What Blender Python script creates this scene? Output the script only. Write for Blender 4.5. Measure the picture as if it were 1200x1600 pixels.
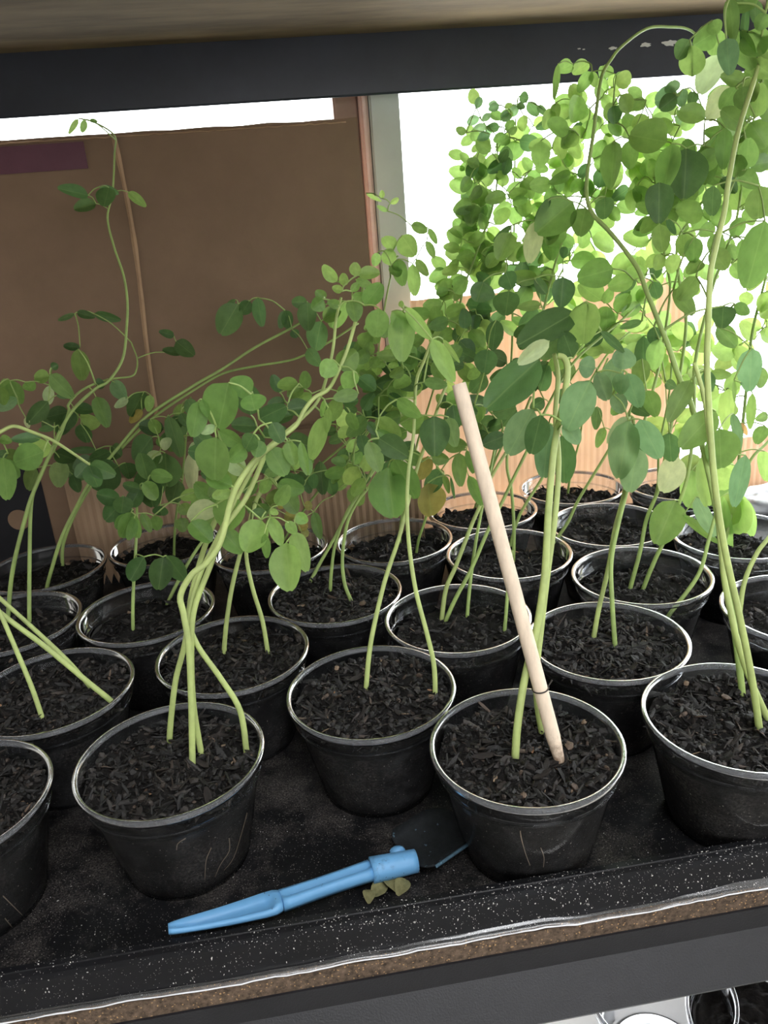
import bpy, bmesh, math, random
from mathutils import Vector, Matrix, noise

random.seed(7)
scene = bpy.context.scene
col = scene.collection
for o in list(bpy.data.objects):
    bpy.data.objects.remove(o, do_unlink=True)

# ------------------------------------------------------------------ camera
FPX = 1243.143
CAM = Vector((0, 0, 0.38784))
FW = Vector((0.10524793, 0.9302444, -0.35152273))
RT = Vector((0.98740837, -0.13973618, -0.074152))
UP = Vector((0.11809992, 0.33929214, 0.93323805))
cam_data = bpy.data.cameras.new('camera')
cam = bpy.data.objects.new('camera', cam_data)
col.objects.link(cam)
cam_data.sensor_fit = 'VERTICAL'
cam_data.sensor_height = 36.0
cam_data.lens = FPX / 1600 * 36.0
cam_data.clip_start = 0.01
cam.matrix_world = Matrix((
    (RT.x, UP.x, -FW.x, CAM.x), (RT.y, UP.y, -FW.y, CAM.y),
    (RT.z, UP.z, -FW.z, CAM.z), (0, 0, 0, 1)))
scene.camera = cam

# ------------------------------------------------------------------ light
world = bpy.data.worlds.new('overcast_sky')
scene.world = world
world.use_nodes = True
bg = world.node_tree.nodes['Background']
bg.inputs['Color'].default_value = (0.96, 0.98, 1.0, 1)
bg.inputs['Strength'].default_value = 8.0

def area_light(name, loc, target, sx, sy, power, color=(1, 1, 1)):
    ld = bpy.data.lights.new(name, 'AREA')
    ld.shape = 'RECTANGLE'; ld.size = sx; ld.size_y = sy
    ld.energy = power; ld.color = color
    lo = bpy.data.objects.new(name, ld); col.objects.link(lo)
    lo.location = loc
    lo.rotation_euler = (Vector(target) - Vector(loc)).to_track_quat('-Z', 'Y').to_euler()
    return lo
# added area light behind the camera, unseen fill reaching under the shelf
area_light('room_fill_light', (0.5, -2.2, 0.9), (0.1, 0.6, 0.1), 1.6, 1.2, 30, (0.97, 0.98, 1.0))
# added overhead area light, unseen, brightening the front of the shelf
area_light('overhead_fill_light', (0.35, -0.55, 1.70), (0.3, 0.25, 0.0), 1.0, 0.7, 30, (0.95, 0.97, 1.0))

scene.view_settings.view_transform = 'Standard'
scene.view_settings.look = 'None'
scene.view_settings.exposure = 0.0
scene.view_settings.gamma = 1.0
scene.view_settings.use_curve_mapping = False
scene.cycles.max_bounces = 8
scene.cycles.transparent_max_bounces = 24
scene.cycles.caustics_reflective = False
scene.cycles.caustics_refractive = False

# ------------------------------------------------------------------ helpers
def ray(px, py):
    return FW + RT * ((px - 600) / FPX) - UP * ((py - 800) / FPX)
def at_y(px, py, y):
    d = ray(px, py); return CAM + d * (y / d.y)
def at_z(px, py, z):
    d = ray(px, py); return CAM + d * ((z - CAM.z) / d.z)
def px_size(p):                       # metres covered by one photo pixel at a point
    return (p - CAM).dot(FW) / FPX

def new_obj(name, mesh, mat=None, parent=None):
    o = bpy.data.objects.new(name, mesh)
    col.objects.link(o)
    if mat and mesh and not mesh.materials:
        mesh.materials.append(mat)
    if parent: o.parent = parent
    return o
def empty(name, loc=(0, 0, 0)):
    o = bpy.data.objects.new(name, None); col.objects.link(o)
    o.empty_display_size = 0.02; o.location = loc
    return o
def tag(o, label=None, cat=None, group=None, kind=None):
    if label: o['label'] = label
    if cat: o['category'] = cat
    if group: o['group'] = group
    if kind: o['kind'] = kind
    return o
def mesh_of(name, verts, faces, smooth=False):
    me = bpy.data.meshes.new(name)
    me.from_pydata([tuple(v) for v in verts], [], faces)
    if smooth:
        for p in me.polygons: p.use_smooth = True
    me.update()
    return me
def box_mesh(name, x0, x1, y0, y1, z0, z1, bevel=0.0):
    bm = bmesh.new()
    bmesh.ops.create_cube(bm, size=1)
    for v in bm.verts:
        v.co = Vector((x0 + (v.co.x + .5) * (x1 - x0), y0 + (v.co.y + .5) * (y1 - y0), z0 + (v.co.z + .5) * (z1 - z0)))
    if bevel:
        bmesh.ops.bevel(bm, geom=list(bm.edges), offset=bevel, segments=2, affect='EDGES')
    me = bpy.data.meshes.new(name); bm.to_mesh(me); bm.free()
    return me
def catmull(pts, sub=5):
    out = []
    n = len(pts)
    for i in range(n - 1):
        p0 = pts[max(i - 1, 0)]; p1 = pts[i]; p2 = pts[i + 1]; p3 = pts[min(i + 2, n - 1)]
        for k in range(sub):
            t = k / sub
            out.append(0.5 * ((2 * p1) + (p2 - p0) * t + (2 * p0 - 5 * p1 + 4 * p2 - p3) * t * t + (3 * p1 - p0 - 3 * p2 + p3) * t ** 3))
    out.append(pts[-1].copy())
    return out
def tube_geo(path, radii, sides=8, V=None, F=None, cap=True):
    if V is None: V, F = [], []
    b = len(V); n = len(path)
    up = Vector((0.3, 1, 0.2)).normalized()
    for i, p in enumerate(path):
        t = (path[min(i + 1, n - 1)] - path[max(i - 1, 0)])
        t = t.normalized() if t.length > 1e-9 else Vector((0, 0, 1))
        u = up - t * up.dot(t)
        if u.length < 1e-3: u = Vector((1, 0, 0)) - t * t.x
        u.normalize(); up = u
        w = t.cross(u)
        r = radii[i] if isinstance(radii, (list, tuple)) else radii
        for k in range(sides):
            a = 2 * math.pi * k / sides
            V.append(p + u * (math.cos(a) * r) + w * (math.sin(a) * r))
    for i in range(n - 1):
        for k in range(sides):
            k2 = (k + 1) % sides
            F.append((b + i * sides + k, b + i * sides + k2, b + (i + 1) * sides + k2, b + (i + 1) * sides + k))
    if cap:
        F.append(tuple(b + k for k in reversed(range(sides))))
        F.append(tuple(b + (n - 1) * sides + k for k in range(sides)))
    return V, F
def lathe_geo(profile, seg=56, V=None, F=None):
    if V is None: V, F = [], []
    b = len(V); n = len(profile)
    for r, z in profile:
        for k in range(seg):
            a = 2 * math.pi * k / seg
            V.append(Vector((r * math.cos(a), r * math.sin(a), z)))
    for i in range(n - 1):
        for k in range(seg):
            k2 = (k + 1) % seg
            F.append((b + i * seg + k, b + i * seg + k2, b + (i + 1) * seg + k2, b + (i + 1) * seg + k))
    return V, F

# ------------------------------------------------------------------ materials
def mat(name):
    m = bpy.data.materials.new(name); m.use_nodes = True
    nt = m.node_tree
    for n in list(nt.nodes): nt.nodes.remove(n)
    out = nt.nodes.new('ShaderNodeOutputMaterial')
    return m, nt, out
def N(nt, typ, **kw):
    n = nt.nodes.new(typ)
    for k, v in kw.items():
        if k in n.inputs: n.inputs[k].default_value = v
        else: setattr(n, k, v)
    return n
def ramp(nt, fac, stops):
    r = nt.nodes.new('ShaderNodeValToRGB')
    el = r.color_ramp.elements
    while len(el) < len(stops): el.new(0.5)
    for e, (p, c) in zip(el, stops):
        e.position = p; e.color = (*c, 1)
    nt.links.new(fac, r.inputs[0])
    return r
def noise_tex(nt, scale, detail=4, rough=0.6, vec=None, coord='Object', stretch=None):
    tc = nt.nodes.new('ShaderNodeTexCoord')
    src = tc.outputs[coord]
    if stretch:
        mp = nt.nodes.new('ShaderNodeMapping'); mp.inputs['Scale'].default_value = stretch
        nt.links.new(src, mp.inputs[0]); src = mp.outputs[0]
    n = N(nt, 'ShaderNodeTexNoise', Scale=scale, Detail=detail, Roughness=rough)
    nt.links.new(src, n.inputs['Vector'])
    return n
def plain(name, color, rough=0.6, spec=0.4, metal=0.0, var=0.0, scale=30, bump=0.0, bscale=200, stretch=None):
    m, nt, out = mat(name)
    p = N(nt, 'ShaderNodeBsdfPrincipled', Roughness=rough, Metallic=metal)
    p.inputs['Specular IOR Level'].default_value = spec
    c = Vector(color)
    if var:
        n = noise_tex(nt, scale, 5, 0.65, stretch=stretch)
        r = ramp(nt, n.outputs[0], [(0.3, tuple(c * (1 - var))), (0.7, tuple(c * (1 + var)))])
        nt.links.new(r.outputs[0], p.inputs['Base Color'])
    else:
        p.inputs['Base Color'].default_value = (*color, 1)
    if bump:
        n2 = noise_tex(nt, bscale, 4, 0.6)
        b = N(nt, 'ShaderNodeBump', Strength=bump, Distance=0.001)
        nt.links.new(n2.outputs[0], b.inputs['Height']); nt.links.new(b.outputs[0], p.inputs['Normal'])
    nt.links.new(p.outputs[0], out.inputs[0])
    return m
def speckled(name, base, var, speck, rough, spec, vscale, thresh, dens_scale, bump=0.2, dust=None, dust_lo=.5, dust_hi=.75, nscale=25, fine=420):
    """base noise colour + small light grains (fine grit lying on the surface)"""
    m, nt, out = mat(name)
    p = N(nt, 'ShaderNodeBsdfPrincipled', Roughness=rough)
    p.inputs['Specular IOR Level'].default_value = spec
    c = Vector(base)
    n = noise_tex(nt, nscale, 6, 0.7)
    r = ramp(nt, n.outputs[0], [(0.3, tuple(c * (1 - var))), (0.7, tuple(c * (1 + var)))])
    last = r.outputs[0]
    if dust:
        n3 = noise_tex(nt, 14, 8, 0.75)
        n4 = noise_tex(nt, fine, 3, 0.7)
        mu = N(nt, 'ShaderNodeMath', operation='MULTIPLY')
        r3 = ramp(nt, n3.outputs[0], [(dust_lo, (0, 0, 0)), (dust_hi, (1, 1, 1))])
        r4 = ramp(nt, n4.outputs[0], [(0.42, (0, 0, 0)), (0.62, (1, 1, 1))])
        nt.links.new(r3.outputs[0], mu.inputs[0]); nt.links.new(r4.outputs[0], mu.inputs[1])
        mx0 = N(nt, 'ShaderNodeMixRGB'); nt.links.new(mu.outputs[0], mx0.inputs[0])
        nt.links.new(last, mx0.inputs[1]); mx0.inputs[2].default_value = (*dust, 1)
        last = mx0.outputs[0]
    tc = nt.nodes.new('ShaderNodeTexCoord')
    nz = N(nt, 'ShaderNodeTexNoise', Scale=300, Detail=2); nt.links.new(tc.outputs['Object'], nz.inputs['Vector'])
    ad = N(nt, 'ShaderNodeMixRGB', blend_type='ADD'); ad.inputs[0].default_value = 0.003
    nt.links.new(tc.outputs['Object'], ad.inputs[1]); nt.links.new(nz.outputs['Color'], ad.inputs[2])
    vo = N(nt, 'ShaderNodeTexVoronoi', Scale=vscale); nt.links.new(ad.outputs[0], vo.inputs['Vector'])
    lt = N(nt, 'ShaderNodeMath', operation='LESS_THAN'); nt.links.new(vo.outputs['Distance'], lt.inputs[0]); lt.inputs[1].default_value = thresh
    dn = noise_tex(nt, dens_scale, 3, 0.6)
    sepc = N(nt, 'ShaderNodeSeparateColor'); nt.links.new(vo.outputs['Color'], sepc.inputs[0])
    gt = N(nt, 'ShaderNodeMath', operation='LESS_THAN'); nt.links.new(sepc.outputs[0], gt.inputs[0]); nt.links.new(dn.outputs[0], gt.inputs[1])
    mul = N(nt, 'ShaderNodeMath', operation='MULTIPLY'); nt.links.new(lt.outputs[0], mul.inputs[0]); nt.links.new(gt.outputs[0], mul.inputs[1])
    mx = N(nt, 'ShaderNodeMixRGB'); nt.links.new(mul.outputs[0], mx.inputs[0]); nt.links.new(last, mx.inputs[1]); mx.inputs[2].default_value = (*speck, 1)
    nt.links.new(mx.outputs[0], p.inputs['Base Color'])
    if bump:
        n2 = noise_tex(nt, 260, 5, 0.7)
        b = N(nt, 'ShaderNodeBump', Strength=bump, Distance=0.001)
        nt.links.new(n2.outputs[0], b.inputs['Height']); nt.links.new(b.outputs[0], p.inputs['Normal'])
    nt.links.new(p.outputs[0], out.inputs[0])
    return m

MT = {}
MT['tray'] = speckled('black_tray_plastic', (.006, .006, .007), .4, (.35, .33, .30), .45, .22, 900, .16, 9, .15, dust=(.13, .115, .105), dust_lo=.47, dust_hi=.66, fine=800)
MT['tray_lip'] = speckled('clean_black_tray_plastic', (.006, .006, .0075), .3, (.4, .39, .37), .34, .28, 900, .13, 9, .06)
MT['soil_side'] = speckled('soil_against_cup', (.012, .0105, .010), .6, (.26, .24, .21), .8, .2, 420, .12, 16, .8, dust=(.085, .075, .066), dust_lo=.48, dust_hi=.68, fine=600)
MT['soil'] = plain('potting_soil', (.006, .005, .0045), .85, .25, var=.7, scale=260, bump=.8, bscale=420)
MT['particle'] = speckled('particle_board', (.11, .078, .055), .75, (.38, .24, .12), .9, .2, 520, .26, 30, .9, nscale=260, dust=(.03, .022, .017), fine=300)
MT['beam'] = plain('black_shelf_metal', (.012, .0125, .0155), .40, .46, var=.15, scale=40, bump=.25, bscale=900)
MT['rear_beam'] = plain('black_shelf_enamel', (.022, .025, .036), .35, .5, var=.25, scale=12)
MT['upper'] = plain('dirty_upper_board', (.125, .090, .046), .75, .2, var=.55, scale=7, bump=.3, bscale=60, stretch=(.5, 2.2, 1))
MT['card'] = plain('brown_cardboard', (.225, .145, .095), .85, .2, var=.10, scale=9, bump=.1, bscale=300)
MT['card_light'] = None
MT['black_print'] = plain('black_printed_card', (.010, .010, .013), .6, .3, var=.2)
MT['tape'] = plain('plum_packing_tape', (.115, .035, .055), .45, .4, var=.1)
MT['crease'] = plain('torn_card_crease', (.36, .23, .14), .9, .1, var=.15)
MT['frame'] = plain('pale_grey_window_frame', (.50, .52, .46), .5, .4, var=.06, scale=20)
MT['trim'] = plain('pinkish_wood_trim', (.66, .47, .40), .6, .3, var=.1, scale=40)
MT['wall'] = plain('painted_wall', (.62, .60, .56), .85, .2, var=.04)
MT['ceiling'] = plain('ceiling_paint', (.75, .74, .72), .9, .1, var=.03)
MT['floor'] = plain('grey_floor', (.35, .33, .30), .7, .3, var=.1, scale=6)
MT['white_board'] = plain('white_laminate', (.82, .82, .82), .4, .4, var=.03)
MT['dowel'] = plain('pale_wood_dowel', (.72, .59, .46), .65, .25, var=.14, scale=18, bump=.15, bscale=300, stretch=(9, 9, .6))
MT['stem'] = None
MT['trowel'] = speckled('light_blue_plastic', (.13, .33, .58), .06, (.04, .06, .08), .42, .4, 260, .10, 14, 0, dust=(.03, .045, .06), dust_lo=.55, dust_hi=.70)
MT['blade'] = speckled('soiled_blue_blade', (.014, .016, .018), .6, (.06, .10, .13), .8, .2, 200, .16, 20, .5, dust=(.03, .045, .055), dust_lo=.58, dust_hi=.7)
MT['dry'] = plain('dry_curled_leaf', (.20, .19, .09), .8, .2, var=.3, scale=200)
MT['root'] = plain('fine_pale_root', (.24, .19, .14), .8, .2, var=.2)
MT['chip'] = plain('bark_chip', (.020, .016, .014), .8, .3, var=.5, scale=180, bump=.5)
MT['chip_tan'] = plain('tan_bark_chip', (.26, .15, .085), .8, .3, var=.35, scale=200, bump=.4)
MT['tie'] = plain('dark_wire_tie', (.03, .022, .02), .5, .4)
MT['perlite'] = plain('white_grit', (.6, .58, .55), .8, .2)

def corrugated_card(name, c, tr=.12):
    m, nt, out = mat(name)
    n = noise_tex(nt, 9, 5, .6)
    cc = Vector(c)
    r = ramp(nt, n.outputs[0], [(.3, tuple(cc * .88)), (.7, tuple(cc * 1.1))])
    d = N(nt, 'ShaderNodeBsdfDiffuse'); t = N(nt, 'ShaderNodeBsdfTranslucent')
    nt.links.new(r.outputs[0], d.inputs[0]); nt.links.new(r.outputs[0], t.inputs[0])
    mx = N(nt, 'ShaderNodeMixShader'); mx.inputs[0].default_value = tr
    nt.links.new(d.outputs[0], mx.inputs[1]); nt.links.new(t.outputs[0], mx.inputs[2])
    nt.links.new(mx.outputs[0], out.inputs[0])
    return m
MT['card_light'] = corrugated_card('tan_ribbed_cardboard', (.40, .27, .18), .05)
MT['card_sun'] = corrugated_card('window_lit_cardboard', (.76, .58, .43), .40)  # window light put into a paler, more translucent card colour

def crumb_mat():
    m, nt, out = mat('soil_crumb')
    g = nt.nodes.new('ShaderNodeNewGeometry')
    r = ramp(nt, g.outputs['Random Per Island'], [(0, (.003, .0026, .0024)), (.6, (.009, .0075, .0066)), (.88, (.021, .0165, .014)), (.965, (.042, .031, .024)), (.99, (.10, .066, .046)), (1, (.24, .17, .11))])
    p = N(nt, 'ShaderNodeBsdfPrincipled', Roughness=.6); p.inputs['Specular IOR Level'].default_value = .45
    n2 = noise_tex(nt, 500, 4, .6); b = N(nt, 'ShaderNodeBump', Strength=.6, Distance=.001)
    nt.links.new(n2.outputs[0], b.inputs['Height']); nt.links.new(b.outputs[0], p.inputs['Normal'])
    nt.links.new(r.outputs[0], p.inputs['Base Color']); nt.links.new(p.outputs[0], out.inputs[0])
    return m
MT['crumb'] = crumb_mat()

def clear_plastic(name, haze, tint=(.93, .94, .96), gloss_rough=.07, dirt=.0, blend=.16):
    m, nt, out = mat(name)
    tr = N(nt, 'ShaderNodeBsdfTransparent'); tr.inputs[0].default_value = (*tint, 1)
    gl = N(nt, 'ShaderNodeBsdfGlossy', Roughness=gloss_rough)
    df = N(nt, 'ShaderNodeBsdfDiffuse'); df.inputs[0].default_value = (.55, .56, .58, 1)
    tl = N(nt, 'ShaderNodeBsdfTranslucent'); tl.inputs[0].default_value = (.55, .56, .58, 1)
    ad = N(nt, 'ShaderNodeMixShader'); ad.inputs[0].default_value = .5
    nt.links.new(df.outputs[0], ad.inputs[1]); nt.links.new(tl.outputs[0], ad.inputs[2])
    m1 = N(nt, 'ShaderNodeMixShader')
    if dirt:
        n = noise_tex(nt, 60, 7, .75)
        r = ramp(nt, n.outputs[0], [(.45, (haze,) * 3), (.8, (haze + dirt,) * 3)])
        nt.links.new(r.outputs[0], m1.inputs[0])
    else: m1.inputs[0].default_value = haze
    nt.links.new(tr.outputs[0], m1.inputs[1]); nt.links.new(ad.outputs[0], m1.inputs[2])
    lw = N(nt, 'ShaderNodeLayerWeight', Blend=blend)
    m2 = N(nt, 'ShaderNodeMixShader')
    nt.links.new(lw.outputs['Fresnel'], m2.inputs[0]); nt.links.new(m1.outputs[0], m2.inputs[1]); nt.links.new(gl.outputs[0], m2.inputs[2])
    nt.links.new(m2.outputs[0], out.inputs[0])
    return m
MT['cup'] = clear_plastic('clear_cup_plastic', .014, dirt=.09)
MT['rim'] = clear_plastic('clear_cup_rim', .17, tint=(.86, .87, .90), blend=.20, gloss_rough=.18)
MT['glass'] = clear_plastic('window_glass', .0, tint=(.97, .98, .98), gloss_rough=.01, blend=.05)
MT['film'] = clear_plastic('clear_plastic_film', .10, gloss_rough=.2, dirt=.25, blend=.42)

def stem_mat():
    m, nt, out = mat('green_stem')
    n = noise_tex(nt, 60, 4, .6)
    oi = nt.nodes.new('ShaderNodeObjectInfo')
    r = ramp(nt, n.outputs[0], [(.3, (.80, .80, .80)), (.7, (1.1, 1.1, 1.05))])
    mx = N(nt, 'ShaderNodeMixRGB', blend_type='MULTIPLY'); mx.inputs[0].default_value = 1
    nt.links.new(oi.outputs['Color'], mx.inputs[1]); nt.links.new(r.outputs[0], mx.inputs[2])
    p = N(nt, 'ShaderNodeBsdfPrincipled', Roughness=.42); p.inputs['Specular IOR Level'].default_value = .35
    nt.links.new(mx.outputs[0], p.inputs['Base Color'])
    t = N(nt, 'ShaderNodeBsdfTranslucent'); nt.links.new(mx.outputs[0], t.inputs[0])
    ms = N(nt, 'ShaderNodeMixShader'); ms.inputs[0].default_value = .25
    nt.links.new(p.outputs[0], ms.inputs[1]); nt.links.new(t.outputs[0], ms.inputs[2])
    nt.links.new(ms.outputs[0], out.inputs[0])
    return m
MT['stem'] = stem_mat()

def leaf_mat():
    m, nt, out = mat('moringa_leaflet')
    tc = nt.nodes.new('ShaderNodeTexCoord'); oi = nt.nodes.new('ShaderNodeObjectInfo')
    sep = nt.nodes.new('ShaderNodeSeparateXYZ'); nt.links.new(tc.outputs['Object'], sep.inputs[0])
    ab = N(nt, 'ShaderNodeMath', operation='ABSOLUTE'); nt.links.new(sep.outputs['Y'], ab.inputs[0])
    mid = N(nt, 'ShaderNodeMapRange'); nt.links.new(ab.outputs[0], mid.inputs[0])
    mid.inputs[1].default_value = .008; mid.inputs[2].default_value = .028; mid.inputs[3].default_value = .34; mid.inputs[4].default_value = 0
    # faint side veins
    cmb = N(nt, 'ShaderNodeMath', operation='MULTIPLY_ADD'); nt.links.new(ab.outputs[0], cmb.inputs[0]); cmb.inputs[1].default_value = -.7; nt.links.new(sep.outputs['X'], cmb.inputs[2])
    sn = N(nt, 'ShaderNodeMath', operation='MULTIPLY'); nt.links.new(cmb.outputs[0], sn.inputs[0]); sn.inputs[1].default_value = 48
    si = N(nt, 'ShaderNodeMath', operation='SINE'); nt.links.new(sn.outputs[0], si.inputs[0])
    vm = N(nt, 'ShaderNodeMapRange'); nt.links.new(si.outputs[0], vm.inputs[0]); vm.inputs[1].default_value = .8; vm.inputs[2].default_value = 1; vm.inputs[3].default_value = 0; vm.inputs[4].default_value = .04
    mxv = N(nt, 'ShaderNodeMath', operation='MAXIMUM'); nt.links.new(mid.outputs[0], mxv.inputs[0]); nt.links.new(vm.outputs[0], mxv.inputs[1])
    n = noise_tex(nt, 3, 4, .6)
    r = ramp(nt, n.outputs[0], [(.3, (.82, .84, .8)), (.7, (1.12, 1.1, 1.1))])
    c1 = N(nt, 'ShaderNodeMixRGB', blend_type='MULTIPLY'); c1.inputs[0].default_value = 1
    nt.links.new(oi.outputs['Color'], c1.inputs[1]); nt.links.new(r.outputs[0], c1.inputs[2])
    lt = N(nt, 'ShaderNodeMixRGB'); nt.links.new(mxv.outputs[0], lt.inputs[0]); nt.links.new(c1.outputs[0], lt.inputs[1]); lt.inputs[2].default_value = (.34, .46, .16, 1)
    p = N(nt, 'ShaderNodeBsdfPrincipled', Roughness=.44); p.inputs['Specular IOR Level'].default_value = .42
    nt.links.new(lt.outputs[0], p.inputs['Base Color'])
    tcol = N(nt, 'ShaderNodeMixRGB', blend_type='MULTIPLY'); tcol.inputs[0].default_value = 1
    nt.links.new(c1.outputs[0], tcol.inputs[1]); tcol.inputs[2].default_value = (2.4, 2.05, 2.1, 1)
    t = N(nt, 'ShaderNodeBsdfTranslucent'); nt.links.new(tcol.outputs[0], t.inputs[0])
    ms = N(nt, 'ShaderNodeMixShader'); ms.inputs[0].default_value = .48
    nt.links.new(p.outputs[0], ms.inputs[1]); nt.links.new(t.outputs[0], ms.inputs[2])
    nt.links.new(ms.outputs[0], out.inputs[0])
    return m
MT['leaf'] = leaf_mat()

def dowel_mat():
    m = MT['dowel']; nt = m.node_tree
    p = [n for n in nt.nodes if n.type == 'BSDF_PRINCIPLED'][0]
    src = p.inputs['Base Color'].links[0].from_socket
    tc = nt.nodes.new('ShaderNodeTexCoord'); sp = nt.nodes.new('ShaderNodeSeparateXYZ'); nt.links.new(tc.outputs['Object'], sp.inputs[0])
    nz = noise_tex(nt, 300, 5, .7)
    ad = N(nt, 'ShaderNodeMath', operation='MULTIPLY_ADD'); nt.links.new(nz.outputs[0], ad.inputs[0]); ad.inputs[1].default_value = .040; nt.links.new(sp.outputs['Z'], ad.inputs[2])
    mr = N(nt, 'ShaderNodeMapRange'); nt.links.new(ad.outputs[0], mr.inputs[0])
    mr.inputs[1].default_value = .032; mr.inputs[2].default_value = .050; mr.inputs[3].default_value = .85; mr.inputs[4].default_value = 0
    mx = N(nt, 'ShaderNodeMixRGB'); nt.links.new(mr.outputs[0], mx.inputs[0]); nt.links.new(src, mx.inputs[1]); mx.inputs[2].default_value = (.16, .09, .05, 1)
    nt.links.new(mx.outputs[0], p.inputs['Base Color'])
dowel_mat()
# ------------------------------------------------------------------ room shell
def struct(name, me, m, parent=None):
    o = new_obj(name, me, m, parent)
    if parent is None: o['kind'] = 'structure'
    return o
RX0, RX1, RY0, RY1, RZ0, RZ1 = -1.7, 1.45, -2.6, 1.06, -0.95, 1.75
WX0, WX1, WZ0, WZ1 = -0.80, 1.30, -0.80, 1.15           # opening of the window behind the shelf
struct('floor', box_mesh('floor', RX0, RX1, RY0, RY1 + .1, RZ0 - .05, RZ0), MT['floor'])
struct('ceiling', box_mesh('ceiling', RX0, RX1, RY0, RY1 + .1, RZ1, RZ1 + .05), MT['ceiling'])
struct('wall_left', box_mesh('wall_left', RX0 - .08, RX0, RY0, RY1 + .1, RZ0, RZ1), MT['wall'])

struct('wall_front', box_mesh('wall_front', RX0, RX1, RY0 - .08, RY0, RZ0, RZ1), MT['wall'])
bm = bmesh.new()
def add_box(bm, x0, x1, y0, y1, z0, z1):
    r = bmesh.ops.create_cube(bm, size=1)
    for v in r['verts']:
        v.co = Vector((x0 + (v.co.x + .5) * (x1 - x0), y0 + (v.co.y + .5) * (y1 - y0), z0 + (v.co.z + .5) * (z1 - z0)))
add_box(bm, RX0, WX0, RY1, RY1 + .1, RZ0, RZ1)
add_box(bm, WX1, RX1, RY1, RY1 + .1, RZ0, RZ1)
add_box(bm, WX0, WX1, RY1, RY1 + .1, RZ0, WZ0)
add_box(bm, WX0, WX1, RY1, RY1 + .1, WZ1, RZ1)
me = bpy.data.meshes.new('wall_back'); bm.to_mesh(me); bm.free()
struct('wall_back', me, MT['wall'])
# right wall with a side window just beyond the end of the shelf
SY0, SY1, SZ0, SZ1 = .10, 1.00, -.10, 1.25
bm = bmesh.new()
add_box(bm, RX1, RX1 + .08, RY0, SY0, RZ0, RZ1)
add_box(bm, RX1, RX1 + .08, SY1, RY1 + .1, RZ0, RZ1)
add_box(bm, RX1, RX1 + .08, SY0, SY1, RZ0, SZ0)
add_box(bm, RX1, RX1 + .08, SY0, SY1, SZ1, RZ1)
me = bpy.data.meshes.new('wall_right'); bm.to_mesh(me); bm.free()
struct('wall_right', me, MT['wall'])
win2 = empty('window_2', (RX1 + .04, .55, SZ0)); win2['kind'] = 'structure'
for nm, b6, m_ in (('window_frame', (SY0, SY1, SZ0, SZ0 + .03), 'frame'), ('window_frame', (SY0, SY1, SZ1 - .03, SZ1), 'frame'),
                   ('window_frame', (SY0, SY0 + .03, SZ0 + .03, SZ1 - .03), 'frame'), ('window_frame', (SY1 - .03, SY1, SZ0 + .03, SZ1 - .03), 'frame'),
                   ('pane', (SY0 + .03, SY1 - .03, SZ0 + .03, SZ1 - .03), 'glass')):
    hx = .02 if m_ == 'frame' else .002
    new_obj(nm, box_mesh(nm, -hx, hx, b6[0] - .55, b6[1] - .55, b6[2] - SZ0, b6[3] - SZ0), MT[m_], win2)
win = empty('window_1', (0, 1.03, WZ0)); win['kind'] = 'structure'
def wpart(name, x0, x1, y0, y1, z0, z1, m, bev=.002):
    me = box_mesh(name, x0, x1, y0 - 1.03, y1 - 1.03, z0 - WZ0, z1 - WZ0, bev)
    return new_obj(name, me, m, win)
pm = at_y(597, 150, .985)
wpart('window_post', .131, .1655, .985, 1.045, WZ0, WZ1, MT['frame'])
wpart('window_trim', .1205, .1300, .985, 1.03, WZ0, WZ1, MT['trim'], .003)
wpart('window_trim', .092, .1200, 1.000, 1.03, WZ0 + .03, WZ1 - .03, plain('brown_wood_trim', (.30, .22, .18), .6, .3, var=.1), .002)
wpart('window_frame', WX0, WX1, 1.0, 1.05, WZ0, WZ0 + .03, MT['frame'])
wpart('window_frame', WX0, WX1, 1.0, 1.05, WZ1 - .03, WZ1, MT['frame'])
wpart('window_frame', WX0, WX0 + .03, 1.0, 1.05, WZ0 + .03, WZ1 - .03, MT['frame'])
wpart('window_frame', WX1 - .03, WX1, 1.0, 1.05, WZ0 + .03, WZ1 - .03, MT['frame'])
wpart('pane', WX0 + .03, .1300, 1.034, 1.038, WZ0 + .03, WZ1 - .03, MT['glass'], 0)
wpart('pane', .1665, WX1 - .03, 1.034, 1.038, WZ0 + .03, WZ1 - .03, MT['glass'], 0)

# ------------------------------------------------------------------ shelving unit
SX0, SX1 = -0.66, 0.98
shelf = tag(empty('storage_shelf', (0, .33, -.95)), 'black metal shelving unit with particle board shelves in front of the window', 'shelf')
def spart(name, me, m, parent=shelf):
    o = new_obj(name, me, m, parent)
    if parent is shelf: o.location = (0, -.33, .95)
    return o
spart('shelf_board', box_mesh('shelf_board', SX0, SX1, .330, .962, -.0158, -.0022, .0006), MT['particle'])
# front beam: short upright lip, then a face sloping out towards the room, folded under
def extrude_x(name, prof, x0, x1, n=2):
    V, F = [], []
    for i in range(n):
        x = x0 + (x1 - x0) * i / (n - 1)
        for y, z in prof: V.append(Vector((x, y, z)))
    k = len(prof)
    for i in range(n - 1):
        for j in range(k):
            j2 = (j + 1) % k
            F.append((i * k + j, i * k + j2, (i + 1) * k + j2, (i + 1) * k + j))
    F.append(tuple(range(k))); F.append(tuple((n - 1) * k + j for j in reversed(range(k))))
    me = mesh_of(name, V, F)
    bm = bmesh.new(); bm.from_mesh(me); bmesh.ops.recalc_face_normals(bm, faces=bm.faces); bm.to_mesh(me); bm.free()
    return me
fb = extrude_x('front_beam', [(.3285, -.0145), (.3275, -.0280), (.3275, -.0286), (.3135, -.0545), (.3150, -.0575), (.322, -.0585), (.345, -.0585), (.345, -.0565), (.3175, -.0555), (.3305, -.0285), (.3305, -.0160), (.3300, -.0145)], SX0, SX1)
spart('front_beam', fb, MT['beam'])
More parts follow.
